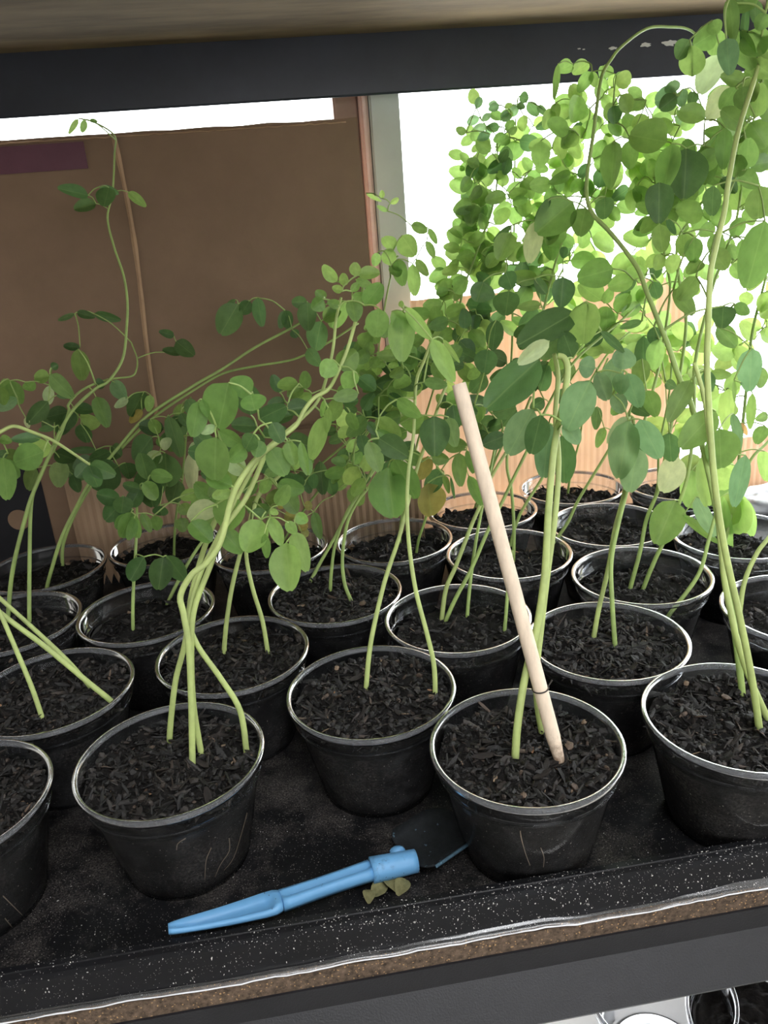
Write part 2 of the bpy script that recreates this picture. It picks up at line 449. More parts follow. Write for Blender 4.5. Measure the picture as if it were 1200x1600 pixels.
# rear beam of the shelf above, and the board it carries
spart('rear_beam', extrude_x('rear_beam', [(.951, .5065), (.950, .5085), (.949, .5645), (.985, .5645), (.985, .5620), (.953, .5620), (.953, .5065)], SX0, SX1), MT['rear_beam'])
rb = shelf.children[-1]
for si, (px, py, w_) in enumerate([(958, 75, 8), (1008, 70, 11), (1047, 67, 13), (905, 76, 3), (912, 77, 2.5)]):
    p = at_y(px, py, .9488); V = []; nn = 16
    for a in range(nn):
        rr = .6 + .5 * noise.noise(Vector((math.cos(a * .39) * 2, math.sin(a * .39) * 2, si * 3.3)))
        V.append(p + Vector((math.cos(a * 2 * math.pi / nn) * w_ * .00078 * 1.3 * rr, 0, math.sin(a * 2 * math.pi / nn) * w_ * .00032 * rr)))
    V += [v + Vector((0, .0006, 0)) for v in V]
    F = [tuple(range(nn))] + [(a, a + nn, (a + 1) % nn + nn, (a + 1) % nn) for a in range(nn)]
    sc_ = new_obj('paint_scuff', mesh_of('paint_scuff', V, F), MT['perlite'], rb)
spart('upper_board', box_mesh('upper_board', SX0, SX1, .330, .962, .5646, .5785), MT['upper'])
spart('upper_front_beam', extrude_x('upper_front_beam', [(.329, .579), (.327, .5795), (.327, .5625), (.313, .536), (.315, .534), (.3300, .560), (.3300, .579)], SX0, SX1), MT['beam'])
spart('lower_board', box_mesh('lower_board', SX0, SX1, .330, .962, -.313, -.2995), MT['white_board'])
for x in (SX0, SX1):
    for y in (.326, .962):
        spart('post', box_mesh('post', x - .032 if x < 0 else x, x if x < 0 else x + .032, y, y + .03, -.95, 1.2, .002), MT['beam'])

# clear film lying under the tray, its ragged edge sticking out at the front
rng = random.Random(3)
V, F = [], []
nx = 260
for i in range(nx + 1):
    x = SX0 + .02 + (SX1 - SX0 - .04) * i / nx
    w = noise.noise(Vector((x * 9, 3.1, 0))); w2 = noise.noise(Vector((x * 40, 1.7, 0))); w3 = noise.noise(Vector((x * 120, 7, 0)))
    lift = max(0, .0016 + .0030 * w + .0014 * w2)
    edge = .3303 - .0012 + .0016 * w + .0010 * w2 + .0006 * w3
    up_ = max(.0006, (.0030 + .0060 * w + .0018 * w2) * max(.35, min(1.3, .55 + 2.4 * x)))
    V += [Vector((x, .3321 + up_ * .30, up_)), Vector((x, .3318 + .0005 * w2, up_ * .55 + .0004)), Vector((x, .3312 + .0005 * w3, lift * .75)),
          Vector((x, .3303 + .0005 * w2, lift * .9 + .0005 * w3)), Vector((x, edge, -.0012 + lift * .5))]
for i in range(nx):
    for j in range(4):
        a = i * 5 + j
        F.append((a, a + 5, a + 6, a + 1))
film = new_obj('plastic_film', mesh_of('plastic_film', V, F, True), MT['film'])
V, F = tube_geo([Vector(film.data.vertices[i * 5 + 4].co) for i in range(nx + 1)], [.00042 + .0003 * noise.noise(Vector((i * .35, 9, 0))) for i in range(nx + 1)], 5)
fe = new_obj('film_edge', mesh_of('film_edge', V, F, True), plain('film_edge_highlight', (.75, .76, .80), .22, .6), film); fe['label'] = 'silvery highlight drawn along the film edge'  # whitish tube paints the silvery highlight along the clear film
tag(film, 'shiny crumpled clear plastic film edge along the front of the shelf board', 'film')

# black tray with a raised sloping lip
TX0, TX1, TY0, TY1 = SX0 + .03, SX1 - .03, .3325, .915
prof = [(.0, -.0014), (.0055, .0160), (.0085, .0172), (.0115, .0180), (.0120, .0186), (.0160, .0184), (.0172, .0168), (.0188, .0000)]
V, F = [], []
def rect(i, z): return [Vector((TX0 + i, TY0 + i, z)), Vector((TX1 - i, TY0 + i, z)), Vector((TX1 - i, TY1 - i, z)), Vector((TX0 + i, TY1 - i, z))]
for i, z in prof: V += rect(i, z)
for k in range(len(prof) - 1):
    for j in range(4):
        j2 = (j + 1) % 4
        F.append((k * 4 + j, k * 4 + j2, (k + 1) * 4 + j2, (k + 1) * 4 + j))
k = (len(prof) - 1) * 4
F.append((k, k + 1, k + 2, k + 3))
bb = len(V)
V += rect(.0, -.0018)
F.append((bb + 3, bb + 2, bb + 1, bb))
tme = mesh_of('seed_tray', V, F); tme.materials.append(MT['tray']); tme.materials.append(MT['tray_lip'])
for i, p in enumerate(tme.polygons): p.material_index = 1 if i < (len(prof) - 2) * 4 else 0
tray = new_obj('seed_tray', tme)
tag(tray, 'long black plastic seed tray with dusty floor and low raised lip', 'tray')

# ------------------------------------------------------------------ cardboard and clutter at the back
def corrugated(name, x0, x1, y, z0, z1, pitch, amp, thick=.004, curl=0.0, slant=0.0):
    """ribbed face: vertical flutes pressed through the liner; returns a closed sheet"""
    V, F = [], []
    n = int((x1 - x0) / pitch * 4)
    for i in range(n + 1):
        x = x0 + (x1 - x0) * i / n
        f = amp * (math.sin(2 * math.pi * (x - x0) / pitch)) + .0018 * noise.noise(Vector((x * 22, y, 0)))
        c = curl * max(0, 1 - (x - x0) / .02) ** 2
        for z in (z0, z0 + .5 * (z1 - z0), z1):
            zz = z + (slant * (x - x0) + .0012 * noise.noise(Vector((x * 60, z, 3))) if z == z1 else 0)
            V.append(Vector((x, y + f + c, zz)))
            V.append(Vector((x, y + f * .3 + thick + c, zz)))
    for i in range(n):
        for j in range(2):
            a = i * 6 + j * 2; b = a + 6
            F.append((a, b, b + 2, a + 2)); F.append((a + 1, a + 3, b + 3, b + 1))
        a = i * 6; b = a + 6
        F.append((a + 4, b + 4, b + 5, a + 5)); F.append((a, a + 1, b + 1, b))
    F.append((0, 2, 3, 1)); F.append((2, 4, 5, 3))
    e = n * 6
    F.append((e, e + 1, e + 3, e + 2)); F.append((e + 2, e + 3, e + 5, e + 4))
    return mesh_of(name, V, F, False)
# tall panel
card = tag(empty('cardboard_sheet', (-.2, .955, -.002)), 'tall brown cardboard panel propped against the left window pane', 'cardboard')
def cpart(parent, name, me, m):
    o = new_obj(name, me, m, parent); o.location = -Vector(parent.location); return o
V, F = [], []
nxp = 60
for i in range(nxp + 1):
    x = -.62 + (.112 + .62) * i / nxp
    top = .487 - .003 * (x + .26) + .0012 * noise.noise(Vector((x * 30, 0, 0)))
    bow = .004 * math.sin((x + .6) * 6)
    xx = x + (.0 if i < nxp else 0)
    for z in (-.002, .17, .33, top):
        sh = .008 * (1 - (z + .002) / .49) * (i / nxp)
        V += [Vector((xx + sh, .953 + bow * .3, z)), Vector((xx + sh, .9575 + bow * .3, z - (.0022 if z == top else 0)))]
for i in range(nxp):
    for j in range(3):
        a = i * 8 + j * 2; b = a + 8
        F.append((a, b, b + 2, a + 2)); F.append((a + 1, a + 3, b + 3, b + 1))
    a = i * 8 + 6; F.append((a, a + 8, a + 9, a + 1))
    a = i * 8; F.append((a, a + 1, a + 9, a + 8))
for e in (0, nxp * 8):
    for j in range(3):
        a = e + j * 2
        F.append((a, a + 2, a + 3, a + 1))
cpart(card, 'sheet', mesh_of('sheet', V, F), MT['card'])
V, F = tube_geo([Vector((-.58 + .68 * i / 120, .9522, .4835 - .003 * (-.58 + .68 * i / 120 + .26) + .0012 * noise.noise(Vector((i * .9, 2, 0))))) for i in range(121)], [.0010 + .0006 * noise.noise(Vector((i * .6, 5, 0))) for i in range(121)], 5)
e = cpart(card, 'torn_edge', mesh_of('torn_edge', V, F, True), MT['crease']); e['label'] = 'pale torn top edge'
tp = cpart(card, 'tape_strip', box_mesh('tape_strip', -.45, -.1775, .9500, .9516, .4545, .4805), MT['tape']); tp['label'] = 'plum coloured tape strip'
V, F = [], []
for i in range(31):
    t = i / 30
    p = at_y(178 + (250 - 178) * t + 5 * math.sin(t * 5), 215 + (650 - 215) * t, .9515)
    w = .0026 + .0009 * noise.noise(Vector((t * 9, 0, 0)))
    V += [p + Vector((-w, 0, 0)), p + Vector((0, -.0012, 0)), p + Vector((w, 0, 0))]
for i in range(30):
    a = i * 3; F += [(a, a + 1, a + 4, a + 3), (a + 1, a + 2, a + 5, a + 4)]
e = cpart(card, 'crease', mesh_of('crease', V, F), MT['crease']); e['label'] = 'pale raised fold line'
# low box side with fluted top edge
low = tag(empty('cardboard_box_side', (-.15, .935, -.002)), 'low brown cardboard box side with open corrugated top edge, black print at its left', 'cardboard')
cpart(low, 'sheet', box_mesh('sheet', -.60, .118, .931, .9325, -.002, .1535), MT['card'])
cpart(low, 'sheet', box_mesh('sheet', -.60, .118, .9400, .9415, -.002, .1550), MT['card'])
V, F = [], []
nf = 360
for i in range(nf + 1):
    x = -.599 + .716 * i / nf
    y = .93625 + .0036 * math.sin(i * math.pi / 2.5)
    V += [Vector((x, y, .0)), Vector((x, y, .1525))]
for i in range(nf): F.append((2 * i, 2 * i + 2, 2 * i + 3, 2 * i + 1))
cpart(low, 'fluting', mesh_of('fluting', V, F, True), MT['card'])
bp = cpart(low, 'black_print', box_mesh('black_print', -.60, -.293, .9294, .9309, -.002, .1530), MT['black_print']); bp['label'] = 'black printed area with a brown dot'
V, F = lathe_geo([(.0001, .0), (.0125, .0), (.0125, .0008), (.0001, .0008)], 28)
dot = new_obj('brown_dot', mesh_of('brown_dot', V, F), MT['card'], bp)
dp = at_y(30, 812, .929); dot.location = dp - Vector((0, .0, 0)); dot.rotation_euler = (math.pi / 2, 0, 0)
# ribbed pieces
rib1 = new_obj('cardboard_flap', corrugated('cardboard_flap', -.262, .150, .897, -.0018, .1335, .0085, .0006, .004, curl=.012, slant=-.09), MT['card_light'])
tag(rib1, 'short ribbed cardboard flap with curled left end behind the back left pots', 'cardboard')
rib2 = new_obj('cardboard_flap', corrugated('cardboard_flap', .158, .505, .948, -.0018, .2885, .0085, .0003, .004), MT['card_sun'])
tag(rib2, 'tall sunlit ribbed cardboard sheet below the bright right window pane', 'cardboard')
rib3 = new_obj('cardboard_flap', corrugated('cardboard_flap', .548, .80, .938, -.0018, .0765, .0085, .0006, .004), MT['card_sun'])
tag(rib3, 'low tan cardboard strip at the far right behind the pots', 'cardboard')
# white crumpled plastic bag at the far right
bm = bmesh.new(); bmesh.ops.create_icosphere(bm, subdivisions=4, radius=1)
for v in bm.verts:
    n = noise.noise(v.co * 2.2) * .25 + noise.noise(v.co * 6) * .10
    v.co = Vector((v.co.x * .06 * (1 + n), v.co.y * .030 * (1 + n), max(-.016, v.co.z * .018 * (1 + n))))
me = bpy.data.meshes.new('plastic_bag'); bm.to_mesh(me); bm.free()
for p in me.polygons: p.use_smooth = True
bag = new_obj('plastic_bag', me, plain('white_bag_plastic', (.75, .77, .82), .35, .5, var=.05))
bag.location = (.60, .865, .0165)
tag(bag, 'crumpled white plastic bag beside the far right back pots', 'bag')

# ------------------------------------------------------------------ cups and soil
CR, CH, CB = .058, .078, .0395        # rim radius, height, base radius
cup_prof = [(.0005, .0022), (.020, .0022), (.036, .0020), (CB - .003, .0006), (CB, .0), (CB + .0012, .003), (.0530, .0590), (.0534, .0625), (.0552, .0640), (.0566, .0765)]
V, F = lathe_geo(cup_prof, 64)
ME_CUP = mesh_of('plastic_cup', V, F, True)
rp = [(.0556, .0748), (.0560, .0772), (.0570, .0782), (.0586, .0782), (.0594, .0774), (.0594, .0752), (.0590, .0738), (.0586, .0740), (.0588, .0760), (.0578, .0770), (.0564, .0766), (.0556, .0748)]
V, F = lathe_geo(rp, 64)
ME_RIM = mesh_of('rim', V, F, True)
V, F = lathe_geo([(.0545, .0630), (.0556, .0634), (.0556, .0644), (.0546, .0646), (.0540, .0638), (.0545, .0630)], 64)
ME_LEDGE = mesh_of('stacking_ring', V, F, True)
def cup_r(z): return CB + (.0530 - CB) * max(0, z) / .059 if z < .0605 else (.0530 if z < .0635 else .0555)
def make_soil(seed, level):
    rg = random.Random(seed); off = Vector((seed * 7.3, seed * 3.1, 0))
    V, F = [], []
    seg = 72
    # side against the cup
    zs = [.0030, .012, .024, .036, .048, min(.0570, level - .004)]
    for z in zs:
        for k in range(seg):
            a = 2 * math.pi * k / seg
            r = cup_r(z) - .0010
            V.append(Vector((r * math.cos(a), r * math.sin(a), z)))
    rings = 28
    hts = {}
    def h(x, y):
        v = Vector((x, y, 0)) + off
        return level + .0052 * noise.noise(v * 45) + .0040 * noise.noise(v * 110) + .0026 * noise.noise(v * 260)
    for i in range(rings):
        rr = (cup_r(level) - .0012) * (1 - i / rings)
        for k in range(seg):
            a = 2 * math.pi * k / seg
            x, y = rr * math.cos(a), rr * math.sin(a)
            V.append(Vector((x, y, h(x, y) - (.0025 if i == 0 else 0))))
    V.append(Vector((0, 0, h(0, 0))))
    tot = len(zs) + rings
    for i in range(tot - 1):
        for k in range(seg):
            k2 = (k + 1) % seg
            F.append((i * seg + k, i * seg + k2, (i + 1) * seg + k2, (i + 1) * seg + k))
    for k in range(seg): F.append(((tot - 1) * seg + k, (tot - 1) * seg + (k + 1) % seg, len(V) - 1))
    F.append(tuple(reversed(range(seg))))
    me = mesh_of('soil', V, F, True)
    me.materials.append(MT['soil']); me.materials.append(MT['soil_side'])
    for i, p in enumerate(me.polygons):
        if i < (len(zs) - 1) * seg: p.material_index = 1
    return me, h
ico = bmesh.new(); bmesh.ops.create_icosphere(ico, subdivisions=1, radius=1)
ICO_V = [v.co.copy() for v in ico.verts]; ICO_F = [tuple(v.index for v in f.verts) for f in ico.faces]; ico.free()
def make_crumbs(seed, h, level, n):
    rg = random.Random(seed * 11 + 1)
    V, F = [], []
    R = cup_r(level) - .0022
    for i in range(n):
        rr = R * math.sqrt(rg.random()); a = rg.random() * 6.283
        x, y = rr * math.cos(a), rr * math.sin(a)
        s = .0004 + .0024 * rg.random() ** 3.2
        flat = rg.random() < .66
        sc = Vector((s * rg.uniform(.8, 1.5), s * rg.uniform(.8, 1.3), s * rg.uniform(.6, 1.1)))
        if flat: sc = Vector((s * rg.uniform(1.5, 4.2), s * rg.uniform(.35, 1.0), s * .26))
        from_rot = Matrix.Rotation(rg.random() * 6.283, 3, 'Z') @ Matrix.Rotation(rg.uniform(-1.1, 1.1), 3, 'X') @ Matrix.Rotation(rg.uniform(-.8, .8), 3, 'Y')
        c = Vector((x, y, h(x, y) + s * .45)); b = len(V); o = Vector((i * 1.7, seed, 0))
        for v in ICO_V:
            k = 1 + .45 * noise.noise(v * 1.6 + o)
            V.append(c + from_rot @ Vector((v.x * sc.x * k, v.y * sc.y * k, v.z * sc.z * k)))
        F += [tuple(b + q for q in f) for f in ICO_F]
    return mesh_of('soil_crumbs', V, F)
def make_chip(seed, l, w, t):
    V = []
    rg = random.Random(seed)
    n = 7
    top = []
    for k in range(n):
        a = 2 * math.pi * k / n
        r = rg.uniform(.7, 1.1)
        top.append(Vector((l * .5 * math.cos(a) * r, w * .5 * math.sin(a) * r, 0)))
    for p in top: V.append(p + Vector((0, 0, t / 2 + p.x * p.x * 12)))
    for p in top: V.append(p * .85 + Vector((0, 0, -t / 2 + p.x * p.x * 12)))
    F = [tuple(range(n)), tuple(reversed(range(n, 2 * n)))] + [(k, n + k, n + (k + 1) % n, (k + 1) % n) for k in range(n)]
    return mesh_of('bark_chip', V, F)
CHIPS = [make_chip(i, .0125, .0042, .0012) for i in range(5)]
SOILS = []
for i, (lv, n) in enumerate([(.0690, 2600), (.0670, 2600), (.0595, 800), (.0610, 800)]):
    me, h = make_soil(i + 1, lv)
    SOILS.append((me, make_crumbs(i + 1, h, lv, n), h, lv))

POT = {
 'A': (-.0984, .4331), 'B': (-.0628, .5551), 'C': (.0366, .4759), 'D': (-.1960, .5351), 'E': (-.1423, .6482), 'F': (.0230, .6340),
 'H': (-.2603, .6638), 'G': (-.2277, .4230), 'I': (-.2560, .7780), 'L': (.0956, .7400), 'M': (.1196, .3947), 'N': (.2530, .3890),
 'O': (.2150, .5020), 'P': (.1205, .5595), 'Q': (.2850, .5930), 'R': (.1905, .6734), 'S': (.3760, .5031), 'T': (.3080, .7100),
 'U': (.4070, .6490), 'V': (.1950, .7920), 'W': (.3125, .8280), 'X': (.4300, .8000), 'K': (-.0339, .7584), 'J': (-.1480, .8050)}
for it in range(60):                                # keep rims from running into each other
    ks = list(POT)
    for i in range(len(ks)):
        for j in range(i):
            a = Vector(POT[ks[i]]); b = Vector(POT[ks[j]]); d = a - b
            if d.length < 2 * .0595:
                m_ = d.normalized() * ((2 * .0595 - d.length) / 2)
                POT[ks[i]] = tuple(a + m_); POT[ks[j]] = tuple(b - m_)
for k in POT: POT[k] = (POT[k][0], max(POT[k][1], .3905))
POT['N'] = (POT['N'][0] + .004, .3905)
LABELS = {
 'A': 'front left clear cup with four pale stems crossing above dark soil and bright leaves',
 'B': 'clear cup just behind the four-stemmed front cup, two upright stems under bright hanging leaves',
 'C': 'front middle clear cup above the blue trowel with two stems spread apart',
 'D': 'clear cup at the left edge with three stems leaning out to the left',
 'E': 'clear cup with one short straight stem and dark three-part leaf, second row left',
 'F': 'middle cup with three curved stems rising to the right, directly behind the front middle cup',
 'G': 'clear cup cut off by the lower left edge, soil and roots showing through its side',
 'H': 'cup at the left edge whose two stems reach highest, in front of the brown cardboard',
 'I': 'back left corner cup with paired stems slanting far to the right across the cardboard',
 'J': 'back cup with clear empty rim before the curled cardboard flap',
 'K': 'back row cup hidden behind large bright hanging leaves left of centre',
 'L': 'back cup left of the wooden stake with small seedlings and a thin slanting stem',
 'M': 'front cup with the wooden stake and two twisted stems with large dark leaves',
 'N': 'front right cup with three long stems, one arching up over the shelf beam',
 'O': 'cup right of the stake with two crossing stems and pale blue-green leaflets',
 'P': 'cup behind the front staked cup with four slender stems leaning right',
 'Q': 'clear cup on the right with three slanting stems, one seen through its side',
 'R': 'mid back cup right behind the wooden stake with tall slanting stems',
 'S': 'clear cup cut off by the right edge with one bent stem',
 'T': 'back right cup with bare dark soil behind a crossing stem pair',
 'U': 'right back cup with a dry yellow leaf lying on its soil',
 'V': 'back row cup touching the ribbed cardboard just left of the twisted stems',
 'W': 'rearmost cup with tall clear rim against the bright cardboard',
 'X': 'rearmost right cup half hidden behind hanging leaves near the window'}
HERO = set('AMCNGDBO')
ROOT = {}
for i, k in enumerate(POT):
    x, y = POT[k]
    r = tag(empty('potted_seedling', (x, y, .0002)), LABELS[k], 'potted plant', 'moringa seedlings in clear cups')
    ROOT[k] = r
    c = new_obj('plastic_cup', ME_CUP, MT['cup'], r)
    new_obj('rim', ME_RIM, MT['rim'], c); new_obj('stacking_ring', ME_LEDGE, MT['cup'], c)
    sv = (0 if k in 'MCNF' else 1) if k in HERO or k == 'F' else 2 + i % 2
    me, cr, h, lv = SOILS[sv]
    s = new_obj('soil', me, None, r)
    rot = (i * 1.37) % 6.28
    s.rotation_euler.z = rot
    q = new_obj('soil_crumbs', cr, MT['crumb'], s); q['kind'] = 'stuff'
    rg = random.Random(i + 50)
    for c_i in range({'A': 9, 'M': 9, 'N': 8, 'C': 7, 'O': 6, 'D': 5, 'B': 4, 'G': 4, 'F': 4}.get(k, 2)):
        rr = .044 * math.sqrt(rg.random()); a = rg.random() * 6.28
        cx, cy = rr * math.cos(a), rr * math.sin(a)
        tan = rg.random() < .22
        ch = bpy.data.objects.new('bark_chip', CHIPS[c_i % 5]); col.objects.link(ch); ch.parent = s
        if not CHIPS[c_i % 5].materials: CHIPS[c_i % 5].materials.append(MT['chip'])
        ch.material_slots[0].link = 'OBJECT'; ch.material_slots[0].material = MT['chip_tan'] if tan else MT['chip']
        ch.location = (cx, cy, h(cx, cy) + .0022)
        f = rg.uniform(.35, .6) if tan else rg.uniform(.7, 1.25)
        ch.scale = (f, f, f); ch.rotation_euler = (rg.uniform(-.6, .6), rg.uniform(-.5, .5), rg.random() * 6)
# pale roots against the walls of the front cups
def root_on(k, pts):
    x, y = POT[k]; path = []
    for px, py in pts:
        d = ray(px, py); lo, hi = .2, .9
        # walk along the ray to the cup's outer wall
        t = .2
        while t < 1.2:
            p = CAM + d * t
            if 0 < p.z < .06 and math.hypot(p.x - x, p.y - y) <= cup_r(p.z) - .0004: break
            t += .0006
        else: continue
        path.append(p - Vector((x, y, .0002)))
    if len(path) < 2: return
    path = catmull(path, 4)
    V, F = tube_geo(path, [.00035 * (1 - .5 * i / len(path)) for i in range(len(path))], 5)
    s = [c for c in ROOT[k].children if c.name.startswith('soil')][0]
    o = new_obj('root', mesh_of('root', V, F, True), MT['root'], s)
    o.rotation_euler.z = -s.rotation_euler.z
for pts in ([(386, 1270), (378, 1300), (365, 1340), (350, 1360)], [(330, 1325), (322, 1345), (320, 1375), (332, 1398)], [(358, 1310), (358, 1330), (345, 1350), (336, 1370)],
            [(375, 1340), (372, 1372), (355, 1395), (333, 1400)], [(290, 1310), (278, 1318), (276, 1328)]):
    root_on('A', pts)
for pts in ([(816, 1275), (813, 1300), (820, 1330), (828, 1352)], [(845, 1325), (850, 1340), (849, 1355)], [(788, 1268), (800, 1285)]): root_on('M', pts)
for pts in ([(5, 1400), (20, 1415), (35, 1430), (38, 1445)], [(8, 1435), (20, 1450), (30, 1462)]): root_on('G', pts)

# ------------------------------------------------------------------ plants
def seg_h(k):  # soil height in cup
    return SOILS[(0 if k in 'MCNF' else 1) if k in HERO or k == 'F' else 2][3]
STEMS = {k: [] for k in POT}          # list of world paths
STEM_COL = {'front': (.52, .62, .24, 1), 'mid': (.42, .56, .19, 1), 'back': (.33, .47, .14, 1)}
def stem(k, pts, dy=0.06, r0=2.2, r1=1.2, base=None, tone='mid', ys=None, power=1.3):
    pts = [tuple(float(v) for v in p.split(',')) for p in pts.split()]
    z0 = seg_h(k)
    b = at_z(*pts[0], z0)
    pc = Vector((POT[k][0], POT[k][1], z0))
    d = b - pc; d.z = 0
    if d.length > .047: d = d.normalized() * .047
    b = pc + d
    W = [b - Vector((0, 0, .006))]
    W.append(b)
    tot = sum(math.dist(pts[i], pts[i + 1]) for i in range(len(pts) - 1)); acc = 0
    for i in range(1, len(pts)):
        acc += math.dist(pts[i - 1], pts[i])
        y = b.y + dy * (acc / tot) ** power if ys is None else ys[i]
        W.append(at_y(*pts[i], y))
    path = catmull(W, 6)
    n = len(path)
    rad = [(r0 + (r1 - r0) * (i / (n - 1)) ** .8) * .001 for i in range(n)]
    o = ROOT[k].location
    V, F = tube_geo([p - o for p in path], rad, 9)
    so = new_obj('stem', mesh_of('stem', V, F, True), MT['stem'], ROOT[k])
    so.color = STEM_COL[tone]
    STEMS[k].append(path)

stem('A', '265,1155 268,1115 275,1060 290,1000 300,925 325,840 350,790 388,731 420,699', .05, 2.1, 1.7, tone='front')
stem('A', '301,1205 299,1100 295,1010 287,960 282,930 300,897 322,880 345,845 364,773 390,729 415,704 445,682', .05, 2.1, 1.8, tone='front')
stem('A', '315,1180 302,1100 299,1010 304,950 330,880 347,830 383,780 407,728 420,699 444,680 463,664 476,640 492,621 513,608 529,579 545,539 561,480 569,440', .09, 2.2, 1.1, tone='front')
stem('A', '393,1170 375,1110 345,1060 307,1005 296,960 312,900 340,840 372,775 400,725 430,690 470,655 500,620 519,552 525,500 533,465', .10, 2.2, .9, tone='front')
stem('B', '350,1023 353,980 362,920 374,870 384,840 401,780 433,747 460,720', .06, 2.1, 1.4, tone='front')
stem('B', '419,1023 410,970 395,920 385,870 388,830 405,770 430,720 450,690', .06, 2.0, 1.3, tone='front')
stem('C', '572,1075 577,1020 586,970 602,905 622,845 635,795 652,730 670,680 688,625 697,603', .10, 2.0, 1.2, tone='front')
stem('C', '680,1090 678,1040 667,990 650,925 640,860 636,800 638,740 646,680 650,600 662,565 675,530', .10, 2.0, 1.0, tone='front')
stem('D', '175,1097 140,1068 70,1010 0,957 -60,900 -85,820 -60,730 -30,690 0,675 22,666 50,675 82,688 112,707 140,726', .08, 2.3, 1.0, tone='front')
stem('D', '142,1075 105,1032 50,980 0,935 -60,880 -100,800', .05, 2.0, 1.4, tone='front')
stem('D', '67,1125 50,1075 25,1015 0,958 -30,900 -70,820', .05, 2.0, 1.4, tone='front')
stem('E', '208,985 208,930 212,860 214,800 212,770', .05, 1.9, 1.0)
stem('E', '262,943 280,905 303,865 330,825 352,780 360,740', .05, 2.0, 1.2)
stem('F', '483,913 500,880 520,845 540,808 562,770 592,725 612,700', .10, 1.9, 1.1)
stem('F', '516,922 518,890 524,850 542,800 566,762 600,690 612,600 592,560 600,487 615,412 622,400', .14, 1.8, .7)
stem('F', '548,938 538,910 535,870 542,820 556,788 580,755 605,710 620,650 640,600 655,570', .12, 1.9, 1.0)
stem('H', '8,958 20,890 42,800 54,765 67,735 82,700 97,668 117,637 150,607 170,595 192,560 198,510 199,470 193,430 178,385 168,340 176,300 179,240 179,212 150,192 128,186', .19, 2.2, .7)
stem('H', '46,975 46,890 48,800 54,765 70,728 90,690 107,645 107,632 125,612 152,598 175,592 205,588 213,578 214,560 205,535', .17, 2.1, .7)
stem('I', '73,920 82,885 97,838 118,795 142,752 188,696 230,650 300,604 345,578 400,542 465,507 500,480', .09, 2.1, 1.2, tone='mid')
stem('I', '98,885 99,850 116,805 146,754 195,695 240,652 305,608 350,583 400,572 460,561 510,537 560,505', .08, 2.0, 1.1, tone='mid')
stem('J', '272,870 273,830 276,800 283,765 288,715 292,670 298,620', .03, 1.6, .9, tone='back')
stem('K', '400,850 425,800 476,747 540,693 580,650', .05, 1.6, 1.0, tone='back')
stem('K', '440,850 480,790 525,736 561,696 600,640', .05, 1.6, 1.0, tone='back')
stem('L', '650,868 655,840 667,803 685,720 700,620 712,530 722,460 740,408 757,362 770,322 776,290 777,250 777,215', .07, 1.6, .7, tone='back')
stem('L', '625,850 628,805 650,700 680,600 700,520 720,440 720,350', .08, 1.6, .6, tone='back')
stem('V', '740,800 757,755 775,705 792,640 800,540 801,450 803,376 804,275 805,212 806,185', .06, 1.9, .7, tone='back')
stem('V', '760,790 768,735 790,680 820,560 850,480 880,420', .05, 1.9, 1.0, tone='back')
stem('P', '690,970 697,920 712,885 735,825 750,790 768,745 800,690 830,620', .12, 2.2, 1.4, tone='front')
stem('P', '696,972 712,935 736,890 762,830 782,790 802,748 824,703 858,630 900,562 975,497 1015,455 1042,422 1090,367 1117,325', .22, 2.0, .9, tone='mid')
stem('P', '730,963 735,907 743,850 752,800 765,740 775,690', .10, 1.8, 1.2)
stem('P', '788,990 791,955 795,900 800,860', .03, 1.8, 1.2)
stem('R', '802,880 803,825 799,765 792,722 800,650 830,560 852,473 867,413 885,361 904,322 916,290', .10, 1.9, .8)
stem('R', '796,842 812,805 850,742 880,680 920,600 960,540 1010,500', .08, 1.9, 1.0)
stem('R', '866,862 885,820 905,779 951,703 985,640 1010,580 1030,520', .06, 2.0, 1.0)
stem('M', '805,1185 809,1130 820,1060 838,985 851,900 857,800 866,700 880,630 887,580 882,560 872,556', .10, 2.6, 2.0, tone='front')
stem('M', '847,1145 840,1100 838,1050 845,985 855,900 868,800 873,720 868,650 872,590 866,553', .10, 2.5, 1.6, tone='front')
stem('O', '928,995 936,950 950,890 960,830 974,775 984,715 990,660 983,650', .06, 2.2, 1.3, tone='front')
stem('O', '961,1010 957,950 955,880 966,820 980,765 995,700 1012,640 1032,560 1047,455 1039,405 1037,362 1040,300', .20, 2.1, .8, tone='mid')
stem('Q', '984,922 1000,862 1010,812 1030,760 1042,700 1060,600 1072,505 1062,443 1057,400 1062,367 1085,335 1107,300', .10, 2.1, .9)
stem('Q', '1005,920 1022,878 1040,840 1056,800 1075,740 1085,650 1086,567 1112,455 1125,417 1140,375 1152,337 1165,250 1182,165', .08, 2.1, .9)
stem('Q', '1065,985 1090,900 1107,845 1122,790', .03, 2.0, 1.4)
stem('N', '1160,1085 1150,1000 1136,900 1120,800 1103,720 1081,635 1061,590 1044,540 1030,505 1010,455 995,417 957,367 927,335 917,307 918,270 927,210 934,156 941,117 955,93 972,72 1010,45 1045,42 1080,48 1110,82', .26, 2.4, .9, tone='mid')
stem('N', '1187,1143 1175,1060 1155,960 1135,870 1120,780 1112,700 1105,575 1107,505 1110,430 1120,380 1132,330 1139,280 1155,200 1180,120 1198,50', .10, 2.4, 1.3, tone='front')
stem('N', '1200,1125 1162,1035 1136,930 1126,850 1118,760 1108,680 1100,620 1085,567', .08, 2.3, 1.4, tone='front')
stem('S', '1155,965 1163,910 1183,864 1205,835 1230,790', .04, 2.2, 1.6, tone='front')
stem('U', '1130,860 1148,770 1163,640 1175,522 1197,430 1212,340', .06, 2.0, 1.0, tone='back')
stem('U', '1140,850 1167,731 1200,690 1230,650', .06, 1.9, 1.2, tone='back')
